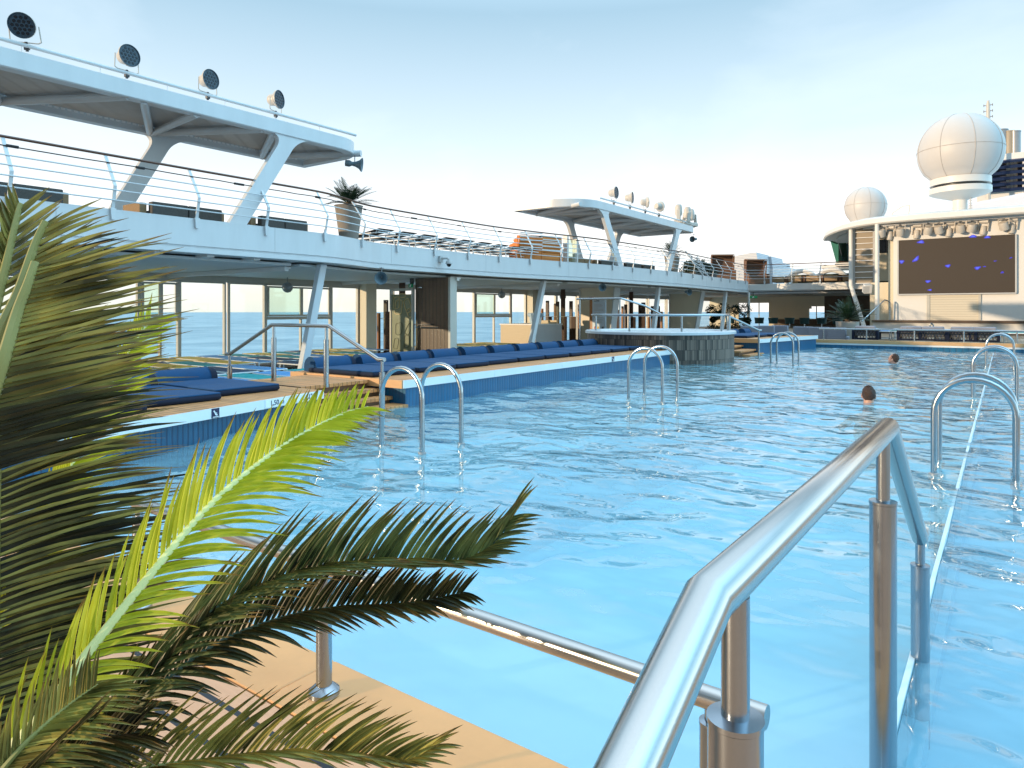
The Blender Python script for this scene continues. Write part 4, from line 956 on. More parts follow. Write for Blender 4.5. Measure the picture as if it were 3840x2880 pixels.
def bush(label, loc, w, h, n=900, seed=2, group='shrubs and hedges on the upper deck'):
    t = thing('shrub', label, 'shrub', loc, group); rnd = random.Random(seed); m = MB(); x, y, z = loc
    MB().bb(x - w * .5, x + w * .5, y - w * .5, y + w * .5, z, z + .25).build('planter', 'wicker_grey', t)
    MB().tube([(x, y, z + .2), (x, y, z + h * .7)], .05, 6, r1=.02).build('stem', 'trunk', t)
    for k in range(n):
        a = rnd.uniform(0, 6.28); q = rnd.random() ** .5; zz = rnd.random(); p = Vector((x + math.cos(a) * q * w * .7 * (1.1 - .6 * zz), y + math.sin(a) * q * w * .7 * (1.1 - .6 * zz), z + .2 + (h - .2) * zz))
        d = Vector((rnd.uniform(-1, 1), rnd.uniform(-1, 1), rnd.uniform(-.4, 1))).normalized() * .11; s_ = d.cross(Vector((rnd.uniform(-1, 1), rnd.uniform(-1, 1), .3))).normalized() * .035
        m.add([p, p + d * .5 - s_, p + d, p + d * .5 + s_], [(0, 1, 2, 3)])
    m.build('foliage', 'bush_leaf', t); return t
for i, (x, y) in enumerate(((-14.0, 36.2), (-13.9, 37.3), (-13.9, 38.4))): bush(f'dark leafy shrub behind the railing, {ORD[i]} past the smaller canopy', (x, y, ZT), .9, .85 + .1 * (i % 2), seed=i)
# loungers with black slings on the upper deck
PROTO['sling_black'] = lounger('sling_black', .30, R(7)); PROTO['sling_black']['group'] = 'black sun loungers on the upper deck'
for k in range(9):
    loc = (-15.0, 13.5 + .92 * k, ZT); lb = f'black sun lounger on the upper deck, {ORD[k]} from the tall planter'
    if k == 0: r_ = PROTO['sling_black']; r_.location = loc; r_['label'] = lb
    else: r_ = dup(PROTO['sling_black'], loc, None, lb)
    r_.rotation_euler = (0, 0, R(180 + random.uniform(-3, 3)))
def beach_chair(label, loc, rz, wd, hh, mat, hood):
    t = thing('beach_chair', label, 'beach chair', loc, 'hooded beach chairs on the upper deck'); w = wd / 2
    M = Matrix.Translation(loc) @ Matrix.Rotation(rz, 4, 'Z')
    def P(*a): return M @ Vector(a)
    m = MB(); m.slab([P(-.40, -w, 0), P(.40, -w, 0), P(.40, w, 0), P(-.40, w, 0)], (0, 0, .38)); m.build('seat_base', mat, t, bevel=.02)
    m = MB(); prof = [(-.40, .38), (-.50, .7), (-.52, hh - .12), (-.46, hh - .02), (-.3, hh), (.12 if hood else -.25, hh - .06), (.12 if hood else -.25, hh - .12), (-.3, hh - .07), (-.42, hh - .14), (-.42, .7), (-.32, .38)]
    n = len(prof); vs = [P(x, y, z) for y in (-w, w) for x, z in prof]; m.add(vs, [(i, (i + 1) % n, n + (i + 1) % n, n + i) for i in range(n)] + [tuple(range(n)), tuple(range(2 * n - 1, n - 1, -1))]); m.build('hood', mat, t)
    m = MB()
    for y in (-w - .03, w): m.slab([P(-.42, y, .0), P(.38, y, .0), P(.36, y, .62), P(-.1, y, .66), P(.0, y, hh - .14), P(-.4, y, hh - .1)], M.to_3x3() @ Vector((0, .03, 0)))
    m.build('side_panel', mat, t)
    m = MB()
    for k in range(5): m.slab([P(-.535, -w + .02, .45 + k * .13), P(-.535, w - .02, .45 + k * .13), P(-.535, w - .02, .49 + k * .13), P(-.535, -w + .02, .49 + k * .13)], M.to_3x3() @ Vector((.01, 0, 0)))
    m.build('stripe', 'white_panel', t); return t
beach_chair('orange beach chair with rounded back behind the railing, left of its pair', (-14.6, 21.1, ZT), R(150), .95, .92, 'orange_weave', False)
beach_chair('wider orange striped beach chair behind the railing, right of its pair', (-14.7, 22.4, ZT), R(165), 1.15, 1.02, 'stripe_orange', False)
beach_chair('brown hooded wicker beach chair on the upper deck, the taller of two', (-13.9, 41.3, ZT), R(-60), 1.3, 1.62, 'wicker_brown', True)
beach_chair('brown hooded wicker beach chair on the upper deck, nearer the white shell roof', (-12.9, 44.8, ZT - .12), R(-50), 1.3, 1.62, 'wicker_brown', True)
t = thing('glass_gate', 'white post and glass gate panel beside the orange beach chairs', 'gate', (-14.2, 23.6, ZT))
MB().bb(-14.3, -14.1, 23.3, 23.42, ZT, ZT + 1.15).bb(-14.3, -14.1, 24.05, 24.17, ZT, ZT + 1.05).build('post', 'white_panel', t); MB().bb(-14.21, -14.19, 23.42, 24.05, ZT + .05, ZT + 1.0).build('pane', 'pane_green', t)
t = thing('stair_gate', 'leaning white stair railing by the second potted palm', 'railing', (-13.2, 34.8, ZT))
m = MB()
for k in range(5): m.tube([(-13.5 + .1 * k, 34.2 + .5 * k * .3, ZT + 1.2 - .2 * k), (-13.3 + .1 * k, 35.2 + .3 * k * .3, ZT + .9 - .2 * k)], .02, 6)
m.tube([(-13.5, 34.2, ZT + 1.25), (-12.95, 35.4, ZT - .05)], .035, 6); m.tube([(-13.3, 35.2, ZT + 1.0), (-12.9, 36.0, ZT - .05)], .035, 6); m.build('rail', 'white_paint', t)
# slide roof: stepped white shells
t = thing('shell_roof', 'stepped white shell roof with fine louvres far behind the brown beach chairs', 'roof', (-17, 52, ZT))
for i, (y, h, x0, x1) in enumerate(((50, 2.35, -21.5, -14.3), (53, 2.25, -20.0, -14.1), (56, 2.02, -19.0, -14.3), (60, 1.8, -18.0, -14.6))):
    n = 10; pr = [(x0, ZT)] + [(x0 + (x1 - x0) * (.5 - .5 * math.cos(math.pi * k / n)) ** .8, ZT + h * (math.sin(math.pi / 2 * min(1, k / n * (1.15 if i == 0 else 1.6))) if k < n else .6)) for k in range(n + 1)] + [(x1, ZT)]
    m = MB(); m.slab([(x, y, z) for x, z in pr], (0, 3.2, 0)); m.build('shell', 'shell_louver', t)
# bar area under the cross deck
t = thing('bar_deck', 'white deck edge above the shaded bar', 'ship deck', (-10, 44, 2.5))
MB().sweep([(-13.6, 44.05), (-6.35, 44.05)], [(0, 2.93), (0, 2.55), (-.1, 2.46), (-.5, 2.46), (-.5, 2.93)]).build('fascia', 'white_panel', t)
MB().bb(-20, -6.4, 44.5, 62, 2.80, 2.92).build('deck_plate', 'deck_boards', t); MB().bb(-20, -6.4, 44.6, 62, 2.38, 2.44).build('soffit_panel', 'soffit', t)
MB().bb(-20, -6.35, 43.7, 44.55, 2.3, 2.4).build('roller_beam', 'grey_metal', t)
t = thing('bar_wall', 'beige back wall of the bar with lit bottle shelves', 'wall', (-12, 56, -.48))
MB().bb(-20, -17.6, 56, 56.2, -.48, 2.4).bb(-15.2, -12.2, 56, 56.2, -.48, 2.4).bb(-17.6, -15.2, 56, 56.2, 1.9, 2.4).bb(-12.2, -11.1, 56, 56.2, 1.6, 2.4).build('panel', 'cream_wall', t)
MB().bb(-11.1, -6.0, 56, 56.2, -.48, 2.4).build('panel', 'stage_edge', t); MB().bb(-16.9, -16.84, 56, 56.1, -.48, 1.9).bb(-16.0, -15.94, 56, 56.1, -.48, 1.9).bb(-11.7, -11.64, 56, 56.1, -.48, 1.6).build('mullion', 'window_frame', t); MB().bb(-10.2, -7.8, 55.75, 55.99, .62, .66).bb(-10.2, -7.8, 55.75, 55.99, 1.2, 1.24).bb(-10.24, -10.2, 55.75, 55.99, .6, 1.26).bb(-7.8, -7.76, 55.75, 55.99, .6, 1.26).build('shelf', 'shelf_glow', t)
MB().bb(-14.5, -12.0, 55.8, 56.0, 1.42, 1.62).build('blind_box', 'cream_wall', t)
rnd = random.Random(11); bot = MB()
b0 = MB().lathe([(0, 0), (.05, 0), (.05, .22), (.02, .30), (.02, .38), (0, .38)], 10).build('bottle', 'bottle'); tag(b0, 'dark bottle on the lit bar shelf, one of a row', 'bottle', 'bottles on the bar shelf'); b0.location = (-10.05, 55.85, .665)
for k in range(1, 18): c = b0.copy(); COL.objects.link(c); c.location = (-10.05 + .13 * k, 55.86, .665); c.scale = (1, 1, rnd.uniform(.8, 1.2))
t = thing('bar_counter', 'long dark bar counter behind the teal chairs', 'bar counter', (-10.5, 53, -.48)); MB().bb(-14, -7.0, 53, 53.6, -.48, .62).build('body', 'stage_edge', t); MB().bb(-14.05, -6.95, 52.95, 53.65, .62, .68).build('top', 'counter_wood', t)
def tub_chair():
    t = thing('bar_chair', 'x', 'chair', (0, 0, 0), 'teal bar chairs before the bar counter')
    m = MB(); n = 14; vs = []
    for z, r in ((.48, .27), (.82, .32)):
        for k in range(n + 1): a = R(-200 + 220 * k / n); vs.append((r * math.cos(a), r * math.sin(a), z)); vs.append(((r - .06) * math.cos(a), (r - .06) * math.sin(a), z))
    q = 2 * (n + 1); fs = []
    for k in range(n): fs += [(2 * k, 2 * k + 2, q + 2 * k + 2, q + 2 * k), (2 * k + 1, q + 2 * k + 1, q + 2 * k + 3, 2 * k + 3), (q + 2 * k, q + 2 * k + 2, q + 2 * k + 3, q + 2 * k + 1)]
    m.add(vs, fs); m.build('backrest', 'teal_leather', t); MB().lathe([(0, .42), (.28, .42), (.29, .50), (0, .52)], 18).build('seat', 'teal_leather', t)
    MB().lathe([(.22, 0), (.22, .02), (.03, .05), (.025, .42)], 16).build('pedestal', 'steel_hoop', t); return t
ch = tub_chair(); base_y = 46.0
for k in range(8):
    loc = (-15.4 + .98 * k, 47.2 - .25 * (k % 2), -.02); lb = f'teal bar chair in the shade, {ORD[k]} from the ball shaped potted trees'
    if k == 0: ch.location = loc; ch['label'] = lb
    else: dup(ch, loc, R(15 * (k % 3 - 1)), lb)
struct(MB().bb(-20, -6.2, 45.2, 56, -.48, -.025), 'bar_floor', 'deck_boards')
def topiary(label, loc, seed, balls):
    t = thing('potted_tree', label, 'potted tree', loc, 'ball shaped potted trees under the deck'); rnd = random.Random(seed); x, y, z = loc
    MB().lathe([(0, 0), (.28, 0), (.36, .5), (0, .5)], 18, loc).build('pot', 'dark_metal', t)
    m = MB(); m.tube([(x, y, z + .4), (x + .05, y, z + 1.1), (x - .04, y, z + 1.5)], .035, 6); m.build('trunk', 'trunk', t)
    f = MB()
    for (dx, dz, r) in balls:
        for k in range(420):
            d = Vector((rnd.gauss(0, 1), rnd.gauss(0, 1), rnd.gauss(0, 1))).normalized(); p = Vector((x + dx, y, z + dz)) + d * r * rnd.uniform(.45, 1.05); e = (d + Vector((rnd.uniform(-1, 1), rnd.uniform(-1, 1), rnd.uniform(-1, 1)))).normalized() * .1; s_ = e.cross(Vector((.3, rnd.uniform(-1, 1), 1))).normalized() * .035
            f.add([p, p + e * .5 - s_, p + e, p + e * .5 + s_], [(0, 1, 2, 3)])
    f.build('crown', 'bush_leaf', t)
def atx(u, y): q = (u - 1106) / 1475; return y * (-.585 + .811 * q) / (.811 + .585 * q)
topiary('ball shaped potted tree under the deck, first right of the second cream wall', (atx(1537, 40), 40, -.48), 1, [(0, 1.75, .30), (.38, 1.45, .22), (.1, 1.2, .15), (.05, .6, .35)])
topiary('ball shaped potted tree under the deck, with the tallest egg shaped crown', (atx(1559, 41), 41, -.48), 2, [(.1, 1.85, .36), (.0, 1.5, .26), (.1, .65, .35)])
topiary('small ball shaped potted tree under the deck right of a slanted support', (atx(1588, 42), 42, -.48), 3, [(0, 1.8, .28), (0, .7, .3)])
topiary('ball shaped potted tree under the deck, nearest the teal bar chairs', (atx(1608, 42.5), 42.5, -.48), 4, [(0, 1.75, .42), (.2, 1.1, .2), (.05, .7, .3)])
t = thing('exit_sign', 'small green exit sign hanging under the deck by the bar windows', 'sign', (atx(1627, 43), 43, 2.1)); x = atx(1627, 43); MB().bb(x - .25, x + .25, 43, 43.04, 2.02, 2.18).build('panel', 'exit_green', t); MB().slab([(x - .06, 42.99, 2.05), (x + .02, 42.99, 2.05), (x + .08, 42.99, 2.15), (x, 42.99, 2.15)], (0, -.004, 0)).build('pictogram', 'sign_white', t); MB().bb(x - .02, x + .02, 43.01, 43.03, 2.18, 2.4).build('hanger', 'dark_metal', t)
o = MB().tube([(atx(1618, 43), 43, -.48), (atx(1618, 43), 43, 2.4)], .07, 10).build('deck_pillar', 'white_panel'); tag(o, 'thin upright white pillar left of the green exit sign by the bar', 'column')
# cushioned sofas and loungers between platform and bar
def deck_sofa(label, loc, rz, w=1.5):
    t = thing('cushion_sofa', label, 'sofa', loc, 'grey cushioned seats near the bar'); M = Matrix.Translation(loc) @ Matrix.Rotation(rz, 4, 'Z')
    def bx(c, d, nm, mt): MB().box(c, d).build(nm, mt, t, bevel=.03, world=False)
    bx((0, 0, .13), (w, .8, .22), 'base', 'dark_metal'); bx((0, -.02, .31), (w - .04, .76, .14), 'seat_cushion', 'cushion_grey'); bx((0, -.32, .52), (w - .06, .16, .36), 'back_cushion', 'cushion_grey'); t.rotation_euler = (0, 0, rz); return t
for i, (u, y, rz, w) in enumerate(((1620, 27.5, 14, .72), (1658, 28.4, 5, .72), (1692, 29.0, -8, .72), (1738, 27.4, 4, .74), (1775, 26.9, -3, .74), (1812, 26.4, 0, .66))):
    deck_sofa(f'grey cushioned deck seat past the far platform, {ORD[i]} counted toward the stage', (atx(u, y), y, -.06), R(rz), w)

# ------------------------------------------------------------------ stage and screen
YS = 36.8
t = thing('stage_house', 'cream stage building carrying the big screen', 'stage', (-2, YS, .2))
MB().bb(atx(1930, YS), 3.5, YS, YS + .4, .8, 5.4).build('back_wall', 'white_panel', t)
MB().bb(atx(1881, 37.6), atx(1930, YS) - .003, 37.4, 37.8, -.2, 2.62).bb(atx(1924, 37.4) - .05, atx(1930, YS) - .002, 37.0, 37.39, .8, 5.0).build('side_wall', 'cream_wall', t)
xa, xb = atx(2009, YS), atx(2114, YS)
MB().bb(xa, xb, YS - .03, YS - .006, .82, 1.95).build('shutter', 'shutter', t)
MB().bb(xa - .12, xa, YS - .06, YS - .007, .82, 1.97).bb(xb, xb + .1, YS - .06, YS - .007, .82, 1.97).build('shutter_frame', 'window_frame', t)
MB().bb(atx(1886, 35.6), 4, 35.62, YS + .3, .2, .70).build('plinth', 'white_panel', t)
MB().bb(atx(1886, 35.6) - .04, 4, 35.5, YS - .07, .70, .805).build('stage_floor', 'stage_edge', t)
MB().bb(atx(1886, 35.6) - .02, 4, 35.56, 35.618, .2, .30).build('skirting', 'stage_edge', t)
t = thing('video_screen', 'large dark brown video screen with small blue flecks on the stage wall', 'screen', (-1.8, YS, 3.3))
sx0, sx1, sz0, sz1 = -4.03, .376, 2.03, 4.55
MB().bb(sx0, sx1, YS - .10, YS - .004, sz0, sz1).build('panel', 'led_screen', t)
MB().bb(sx0 - .05, sx1 + .05, YS - .12, YS - .003, sz0 - .055, sz0 - .002).bb(sx1 + .002, sx1 + .06, YS - .12, YS - .003, sz0, sz1).bb(sx0 - .06, sx0 - .002, YS - .12, YS - .003, sz0, sz1).build('frame', 'light_grey', t)
m = MB(); rnd = random.Random(4)
for (u, v, a, bq, tl) in ((1989.5, 523, 7, 3.5, 0), (1979, 560, 8.5, 3.6, .8), (1948, 565.5, 5, 4, 0), (2048, 574.5, 5.2, 3.4, .1), (2112, 579, 6, 3.6, .25), (2127, 576, 3, 1.2, 0), (2165.5, 588.5, 3, 2.2, .3), (2005, 608, 5.4, 3, .1), (2009, 626.3, 4.2, 2, 0), (2102, 511, 7, 3, 0), (2133, 512.5, 6, 3, 0), (2150, 564, 3, 1, .1), (2184, 557, 3, 1.2, .3)):
    x = atx(u, YS - .1); dd = -.585 * x + .811 * YS; z = 1.2 + (673 - v) / 1475 * dd; s_ = dd / 1475 * .95
    for (sc, mi, off) in ((1, 0, .104), (.55, 1, .107)):
        pts = []
        for k in range(14):
            an = 2 * math.pi * k / 14; r_ = 1 + .22 * math.sin(3 * an + u); px, pz = a * s_ * math.cos(an) * r_ * sc, bq * s_ * math.sin(an) * r_ * sc
            pts.append((x + px * math.cos(tl) - pz * math.sin(tl), YS - off, z + px * math.sin(tl) + pz * math.cos(tl)))
        if a > 3.5 or mi == 0: m.slab(pts, (0, -.002, 0), mi)
m.build('light_fleck', ['led_blue', 'led_core'], t)
# roof over the stage
t = thing('stage_canopy', 'white curved stage roof sweeping over the screen', 'roof', (-2, 38, 5.4))
RP = [(-8.6, 43.2), (-8.1, 41.2), (-7.3, 39.2), (-6.3, 37.5), (-5.2, 36.45), (-3.6, 36.02), (-1.5, 35.95), (4, 35.9)]
rp = [(p[0], p[1]) for p in crom([(x, y, 0) for x, y in RP], 6)]
MB().sweep(rp, [(-.25, 5.72), (.0, 5.62), (.04, 5.40), (-.02, 5.34), (-.5, 5.34), (-.5, 5.72)]).build('fascia', 'white_panel', t)
MB().prism([(x + .3, y + .35) for x, y in rp] + [(4, 50), (-8.3, 50)], 5.40, 5.70).build('roof_slab', 'white_panel', t)
MB().prism([(x + .55, y + .5) for x, y in rp] + [(4, 49), (-8, 49)], 5.30, 5.395).build('soffit', 'soffit', t)
def wcol(label, pts):
    o = MB().tube(pts, .10, 14).build('round_column', 'white_panel'); tag(o, label, 'column', 'round white columns of the stage')
x1, x2 = atx(1838.5, 37.8), atx(1895, 36.4)
wcol('round white column bent outward near its foot, beside the planter', [(x1, 37.8, 5.4), (x1, 37.8, 2.5), (atx(1871, 36.5), 36.5, .2)])
wcol('straight round white column standing at the corner of the stage', [(x2, 36.4, 5.35), (x2, 36.4, .8)])
t = thing('louvre_panel', 'tall tan louvre panel between the two round white columns', 'panel', (atx(1866, 38), 38, 2.6)); xa, xb = atx(1847.5, 38), atx(1886, 38)
m = MB()
zz = 2.62
while zz < 5.2: m.box(((xa + xb) / 2, 38, zz + .13), (xb - xa, .03, .262), 0, 0, 0, R(-5)); zz += .285
m.build('slat', 'louver_tan', t)
MB().bb(xa - .10, xa - .003, 37.95, 38.05, 2.6, 5.3).build('frame', 'light_grey', t); MB().bb(xb + .003, xb + .08, 37.95, 38.05, 2.6, 5.3).build('frame', 'light_grey', t)
m = MB(); zz = 2.62
while zz < 5.2: m.bb(xa, xb, 37.93, 37.965, zz - .02, zz + .012); zz += .285
m.build('rib', 'sign_white', t)
t = thing('box_loudspeaker', 'white box loudspeaker tilted on the wall between the round columns', 'loudspeaker', (atx(1872, 37), 37, 2.3)); x = atx(1873, 37)
MB().box((x, 37.1, 2.32), (.36, .34, .42), R(25), 0, 0, R(18)).build('cabinet', 'white_panel', t, bevel=.02); MB().box((x - .02, 36.92, 2.27), (.28, .02, .32), R(25), 0, 0, R(18)).build('grille', 'light_grey', t)
# wall lower left of the stage, stairs rail
t = thing('stage_stair_rail', 'thin bent steel rail of the stage stairs beside the cream wall', 'handrail', (atx(1900, 36), 36, .2))
MB().tube([(atx(1862, 35), 35.0, .75), (atx(1910, 36), 36.2, 1.75), (atx(1915, 36), 36.3, 1.72), (atx(1920.5, 36), 36.35, 1.62), (atx(1921, 36), 36.35, .8)], .028, 8).build('handrail', 'steel_hoop', t)
# upper gallery between bar roof and stage
t = thing('gallery_rail', 'white gallery railing behind the two round columns', 'railing', (-6, 42, 2.9))
m = MB()
for z in (3.05, 3.22, 3.39, 3.56): m.tube([(-7.2, 43.9, z), (-4.6, 41.5, z)], .02, 6)
m.build('bar', 'white_panel', t); MB().tube([(-7.2, 43.9, 3.92), (-4.6, 41.5, 3.92)], .035, 8).build('handrail', 'handrail_wood', t)
for k in range(3): q = k / 2; MB().tube([(-7.1 + 2.4 * q, 43.8 - 2.2 * q, 2.8), (-7.1 + 2.4 * q, 43.8 - 2.2 * q, 3.9)], .028, 6).build('baluster', 'white_panel', t)
MB().bb(-9, -4.0, 41.9, 50, 2.45, 2.79).build('gallery_floor', 'white_panel', t)
t = thing('deck_lounge', 'low dark furniture and white arches behind the far railing', 'arch', (-9, 48, ZT - .2))
for k, x in enumerate((-10.9, -9.1)):
    pts = [(x + 1.0 * math.cos(math.pi * q / 12), 48, ZT - .2 + 1.0 * math.sin(math.pi * q / 12)) for q in range(13)]
    MB().tube(pts, .16, 8).build('arch', 'white_panel', t)
MB().bb(-11.8, -4.4, 49, 49.5, ZT - .2, ZT + .62).build('dark_hedge', 'bush_leaf', t)
for k in range(6): sofa(f'dark low sofa behind the far railing, {ORD[k]} from the brown beach chairs', -11.4 + 1.05 * k, 46.0, 46.9, .38, 'wicker_brown')
t = thing('wind_screen', 'pale roof edge with glass over the far railing', 'wind screen', (-7.5, 52, 4.2)); MB().bb(-10.5, -5.0, 52, 55, 4.22, 4.48).build('roof_edge', 'white_panel', t); MB().bb(-10.3, -5.2, 52.1, 52.14, 3.0, 4.2).build('pane', 'pane_clear', t)
t = thing('bridge_wing', 'green tinted slanted glass cabin under the stage roof tip', 'cabin', (-8, 44, 4)); 
xa, xb, xc = atx(1797, 45), atx(1812, 45), atx(1850, 45)
for (x0, x1_) in ((xa, xb), (xb + .03, (xb + xc) / 2), ((xb + xc) / 2 + .03, xc)):
    MB().slab([(x0 + .25, 45, 4.15), (x1_ + .25 * (x1_ < xb + .01), 45, 4.15), (x1_, 44.6, 5.45), (x0, 44.6, 5.45)], (0, .03, 0)).build('pane', 'pane_bridge', t)
MB().bb(xa + .3, xc, 45.4, 47, 4.1, 5.5).build('interior', 'navy_louver', t); MB().bb(xa - .1, xc + .2, 44.5, 47, 5.46, 5.6).build('frame', 'white_panel', t); MB().bb(xa + .2, xc + .2, 44.9, 47, 3.95, 4.14).build('sill', 'white_panel', t)
t = thing('dark_window', 'dark window band behind the straight round column', 'window', (-4.8, 40, 4)); MB().bb(atx(1900, 40), atx(1926, 40), 40, 40.1, 4.25, 4.95).build('pane', 'lamp_lens', t); MB().bb(atx(1897, 40), atx(1928, 40), 40.11, 40.3, 2.8, 5.3).build('frame', 'cream_wall', t)
# lamps under the stage roof
yl = 36.75
for i, u in enumerate((1925, 1983, 2053, 2127, 2189)):
    x = atx(u, yl); r_ = dup(mh, (x, yl, 5.26), R(8 * (i % 3 - 1)), f'white moving head lamp under the stage roof, {ORD[i]} from the columns in the front row'); r_.rotation_euler = (R(6), 0, R(90 + 9 * (i % 3 - 1))); r_.scale = (1.05, 1.05, 1.05)
for i, u in enumerate((1942, 1986, 2034, 2086, 2144)):
    x = atx(u, 38.2); r_ = dup(mh, (x, 38.2, 5.26), None, f'moving head lamp in the shaded back row under the stage roof, {ORD[i]} from the columns'); r_.rotation_euler = (R(-5), 0, R(80 + 12 * (i % 2))); r_.scale = (1.05, 1.05, 1.05)
def can():
    t = thing('stage_spotlight', 'x', 'stage lamp', (0, 0, 0), 'short spotlights under the stage roof')
    M = Matrix.Rotation(R(30), 4, 'X'); MB().lathe([(0, .12), (.12, .12), (.15, .05), (.15, -.16), (.13, -.16), (.12, -.1), (0, -.1)], 16, (0, 0, -.24), 0, M).build('can', 'lamp_body', t)
    MB().tube([(-.17, 0, -.22), (-.17, 0, -.02), (.17, 0, -.02), (.17, 0, -.22)], .018, 6).build('bracket', 'lamp_body', t); MB().box((0, 0, 0), (.08, .08, .06)).build('clamp', 'dark_metal', t); return t
cn = can(); SP = [1904, 1945, 2005.5, 2028, 2075, 2099.5, 2168.5]
for i, u in enumerate(SP):
    lb = f'short white spotlight under the stage roof edge, {ORD[i]} from the columns'; loc = (atx(u, 36.5), 36.5, 5.24)
    if i == 0: cn.location = loc; cn['label'] = lb; cn.scale = (1.2, 1.2, 1.2)
    else: dup(cn, loc, R(20 * (i % 3 - 1)), lb)
o = MB().tube([(atx(1900, 36.5), 36.5, 5.27), (3.5, 36.4, 5.27)], .03, 8).tube([(atx(1930, 38.2), 38.2, 5.28), (3.5, 38.2, 5.28)], .03, 8).build('lamp_truss', 'light_grey'); tag(o, 'pale pipes carrying the lamps under the stage roof', 'lamp pipe')

# radomes, funnel, mast
def radome(label, c, r, zb, rb, ped):
    t = thing('radome', label, 'radome', (c[0], c[1], zb), 'satellite radomes'); n = 22
    a0 = -math.acos(min(1, rb / r))
    prof = []
    a1 = R(-34)
    for k in range(n + 1):
        a = a1 + (math.pi / 2 - a1) * k / n; prof.append((r * math.cos(a), r * math.sin(a)))
    low = [(rb, zb - c[2]), (rb * 1.0, zb - c[2] + .02)]
    MB().lathe([(0, zb - c[2])] + low + prof[:-1] + [(0, r)], 56, c).build('dome', 'radome', t, ang=60)
    m = MB()
    for k in range(8):
        a = R(22 + 45 * k); m.tube([(c[0] + (p + .004) * math.cos(a), c[1] + (p + .004) * math.sin(a), c[2] + z) for p, z in (low + prof)], .011 * r / 1.9 + .004, 4)
    m.tube([(c[0] + r * 1.002 * math.cos(R(8 * k)), c[1] + r * 1.002 * math.sin(R(8 * k)), c[2] + .05) for k in range(46)], .012 * r / 1.9 + .004, 4)
    m.build('seam', 'radome_seam', t)
    if ped:
        MB().lathe([(rb + .02, zb - .02), (rb + .06, zb), (rb + .06, zb - .30), (rb - .15, zb - .30)], 48, (c[0], c[1], 0)).build('collar', 'white_panel', t)
        MB().lathe([(rb - .1, zb - .31), (rb - .1, zb - .42)], 40, (c[0], c[1], 0)).build('gap_ring', 'dark_metal', t)
        MB().lathe([(0, zb - .42), (rb + .08, zb - .42), (rb + .08, zb - .68), (rb - .1, zb - .76), (.30, zb - 1.0), (.30, 5.6)], 48, (c[0], c[1], 0)).build('pedestal', 'white_panel', t)
        lm = MB()
        for k in range(9): lm.box((c[0] + .42, c[1] - .2, 5.75 + .12 * k), (.14, .05, .03))
        lm.tube([(c[0] + .42, c[1] - .22, 5.7), (c[0] + .42, c[1] - .22, zb - .8)], .03, 6); lm.build('rungs', 'light_grey', t)
    return t
radome('large cream radome on a white pedestal above the stage roof', (-1.69, 38.3, 8.70), 1.76, 7.42, 1.17, True)
radome('small cream radome at the left end of the stage roof', (-5.95, 40.2, 6.75), 1.02, 5.75, .58, False)
t = thing('deck_davit', 'small white bent pipe frame between the two radomes', 'pipe', (-4.5, 38.6, 5.7)); x = atx(1938, 38.6)
m = MB(); m.tube([(x - .25, 38.6, 5.6), (x - .2, 38.6, 6.1), (x + .25, 38.6, 6.4), (x + .55, 38.6, 6.42), (x + .5, 38.6, 6.0), (x + .3, 38.6, 5.6)], .035, 6); m.build('frame', 'white_panel', t)
t = thing('funnel', 'white funnel housing with dark blue louvres and exhaust pipes behind the large radome', 'funnel', (2, 62, 6))
x0, x1_ = atx(2110, 62), atx(2300, 62)
def zat(v, x, y): return 1.2 + (673 - v) / 1475 * (-.585 * x + .811 * y)
z0, z1, zt = zat(408, 1.2, 62), zat(343, 1.2, 62), zat(327, 1.2, 62)
MB().bb(x0, x1_, 62.3, 66, 5, z0).bb(x0, x1_, 62, 66, z1, zt).bb(atx(2209, 62), x1_, 62, 66, z0, z1).bb(x0, atx(2128, 62), 62, 66, z0, z1).build('housing', 'white_panel', t)
m = MB(); k = z0 + .05
while k < z1: m.box(((x0 + x1_) / 2, 61.95, k), (x1_ - x0 - .05, .25, .16), 0, 0, 0, R(30)); k += .42
m.build('louvre', 'navy_louver', t); MB().bb(x0 + .1, x1_, 63.5, 63.6, z0, z1).build('inner_wall', 'navy_louver', t)
m = MB()
for u in (2178, 2186, 2194): m.cyl((atx(u, 62.8), 62.8, 0), .12, z0, z1, 12)
m.build('inner_pipe', 'lamp_body', t)
for (u, r_, v, mt) in ((2163, .45, 281, 'grey_metal'), (2181, .38, 284, 'louver_tan'), (2193, .36, 284, 'grey_metal')):
    x = atx(u, 64); MB().cyl((x, 64, 0), r_, zt - .1, zat(v, x, 64), 20).lathe([(r_ + .02, zat(v, x, 64) - .06), (r_ + .02, zat(v, x, 64) + .02), (r_ - .08, zat(v, x, 64) + .02)], 20, (x, 64, 0)).build('exhaust_pipe', mt, t)
t = thing('deck_hump', 'smooth pale lavender deckhouse roof behind the large radome', 'deckhouse', (0, 48, 5.6))
xa = atx(2000, 47); pr = [(xa, 5.5), (xa + .12, 6.9), (xa + .3, 7.15), (xa + .8, 7.2), (xa + 4.5, 7.75), (xa + 7, 8.0), (xa + 7, 5.5)]
MB().slab([(x, 47, z) for x, z in pr], (0, 6, 0)).build('shell', 'hump', t, bevel=.15)
t = thing('radio_mast', 'thin beige radio mast with short crossbars above the large radome', 'mast', (0, 60, 8)); x = atx(2135, 60); zz = zat(218, x, 60)
m = MB(); m.tube([(x, 60, 8), (x, 60, zz - .15)], .16, 8, r1=.12); m.tube([(x, 60, zz - .15), (x, 60, zz + .02)], .09, 8); m.build('pole', 'lamp_body', t)
m = MB()
for k in range(5): m.box((x, 60, zz - .3 - .42 * k), (.52, .05, .05)); m.box((x - .26, 60, zz - .3 - .42 * k), (.05, .05, .18)); m.box((x + .26, 60, zz - .3 - .42 * k), (.05, .05, .18))
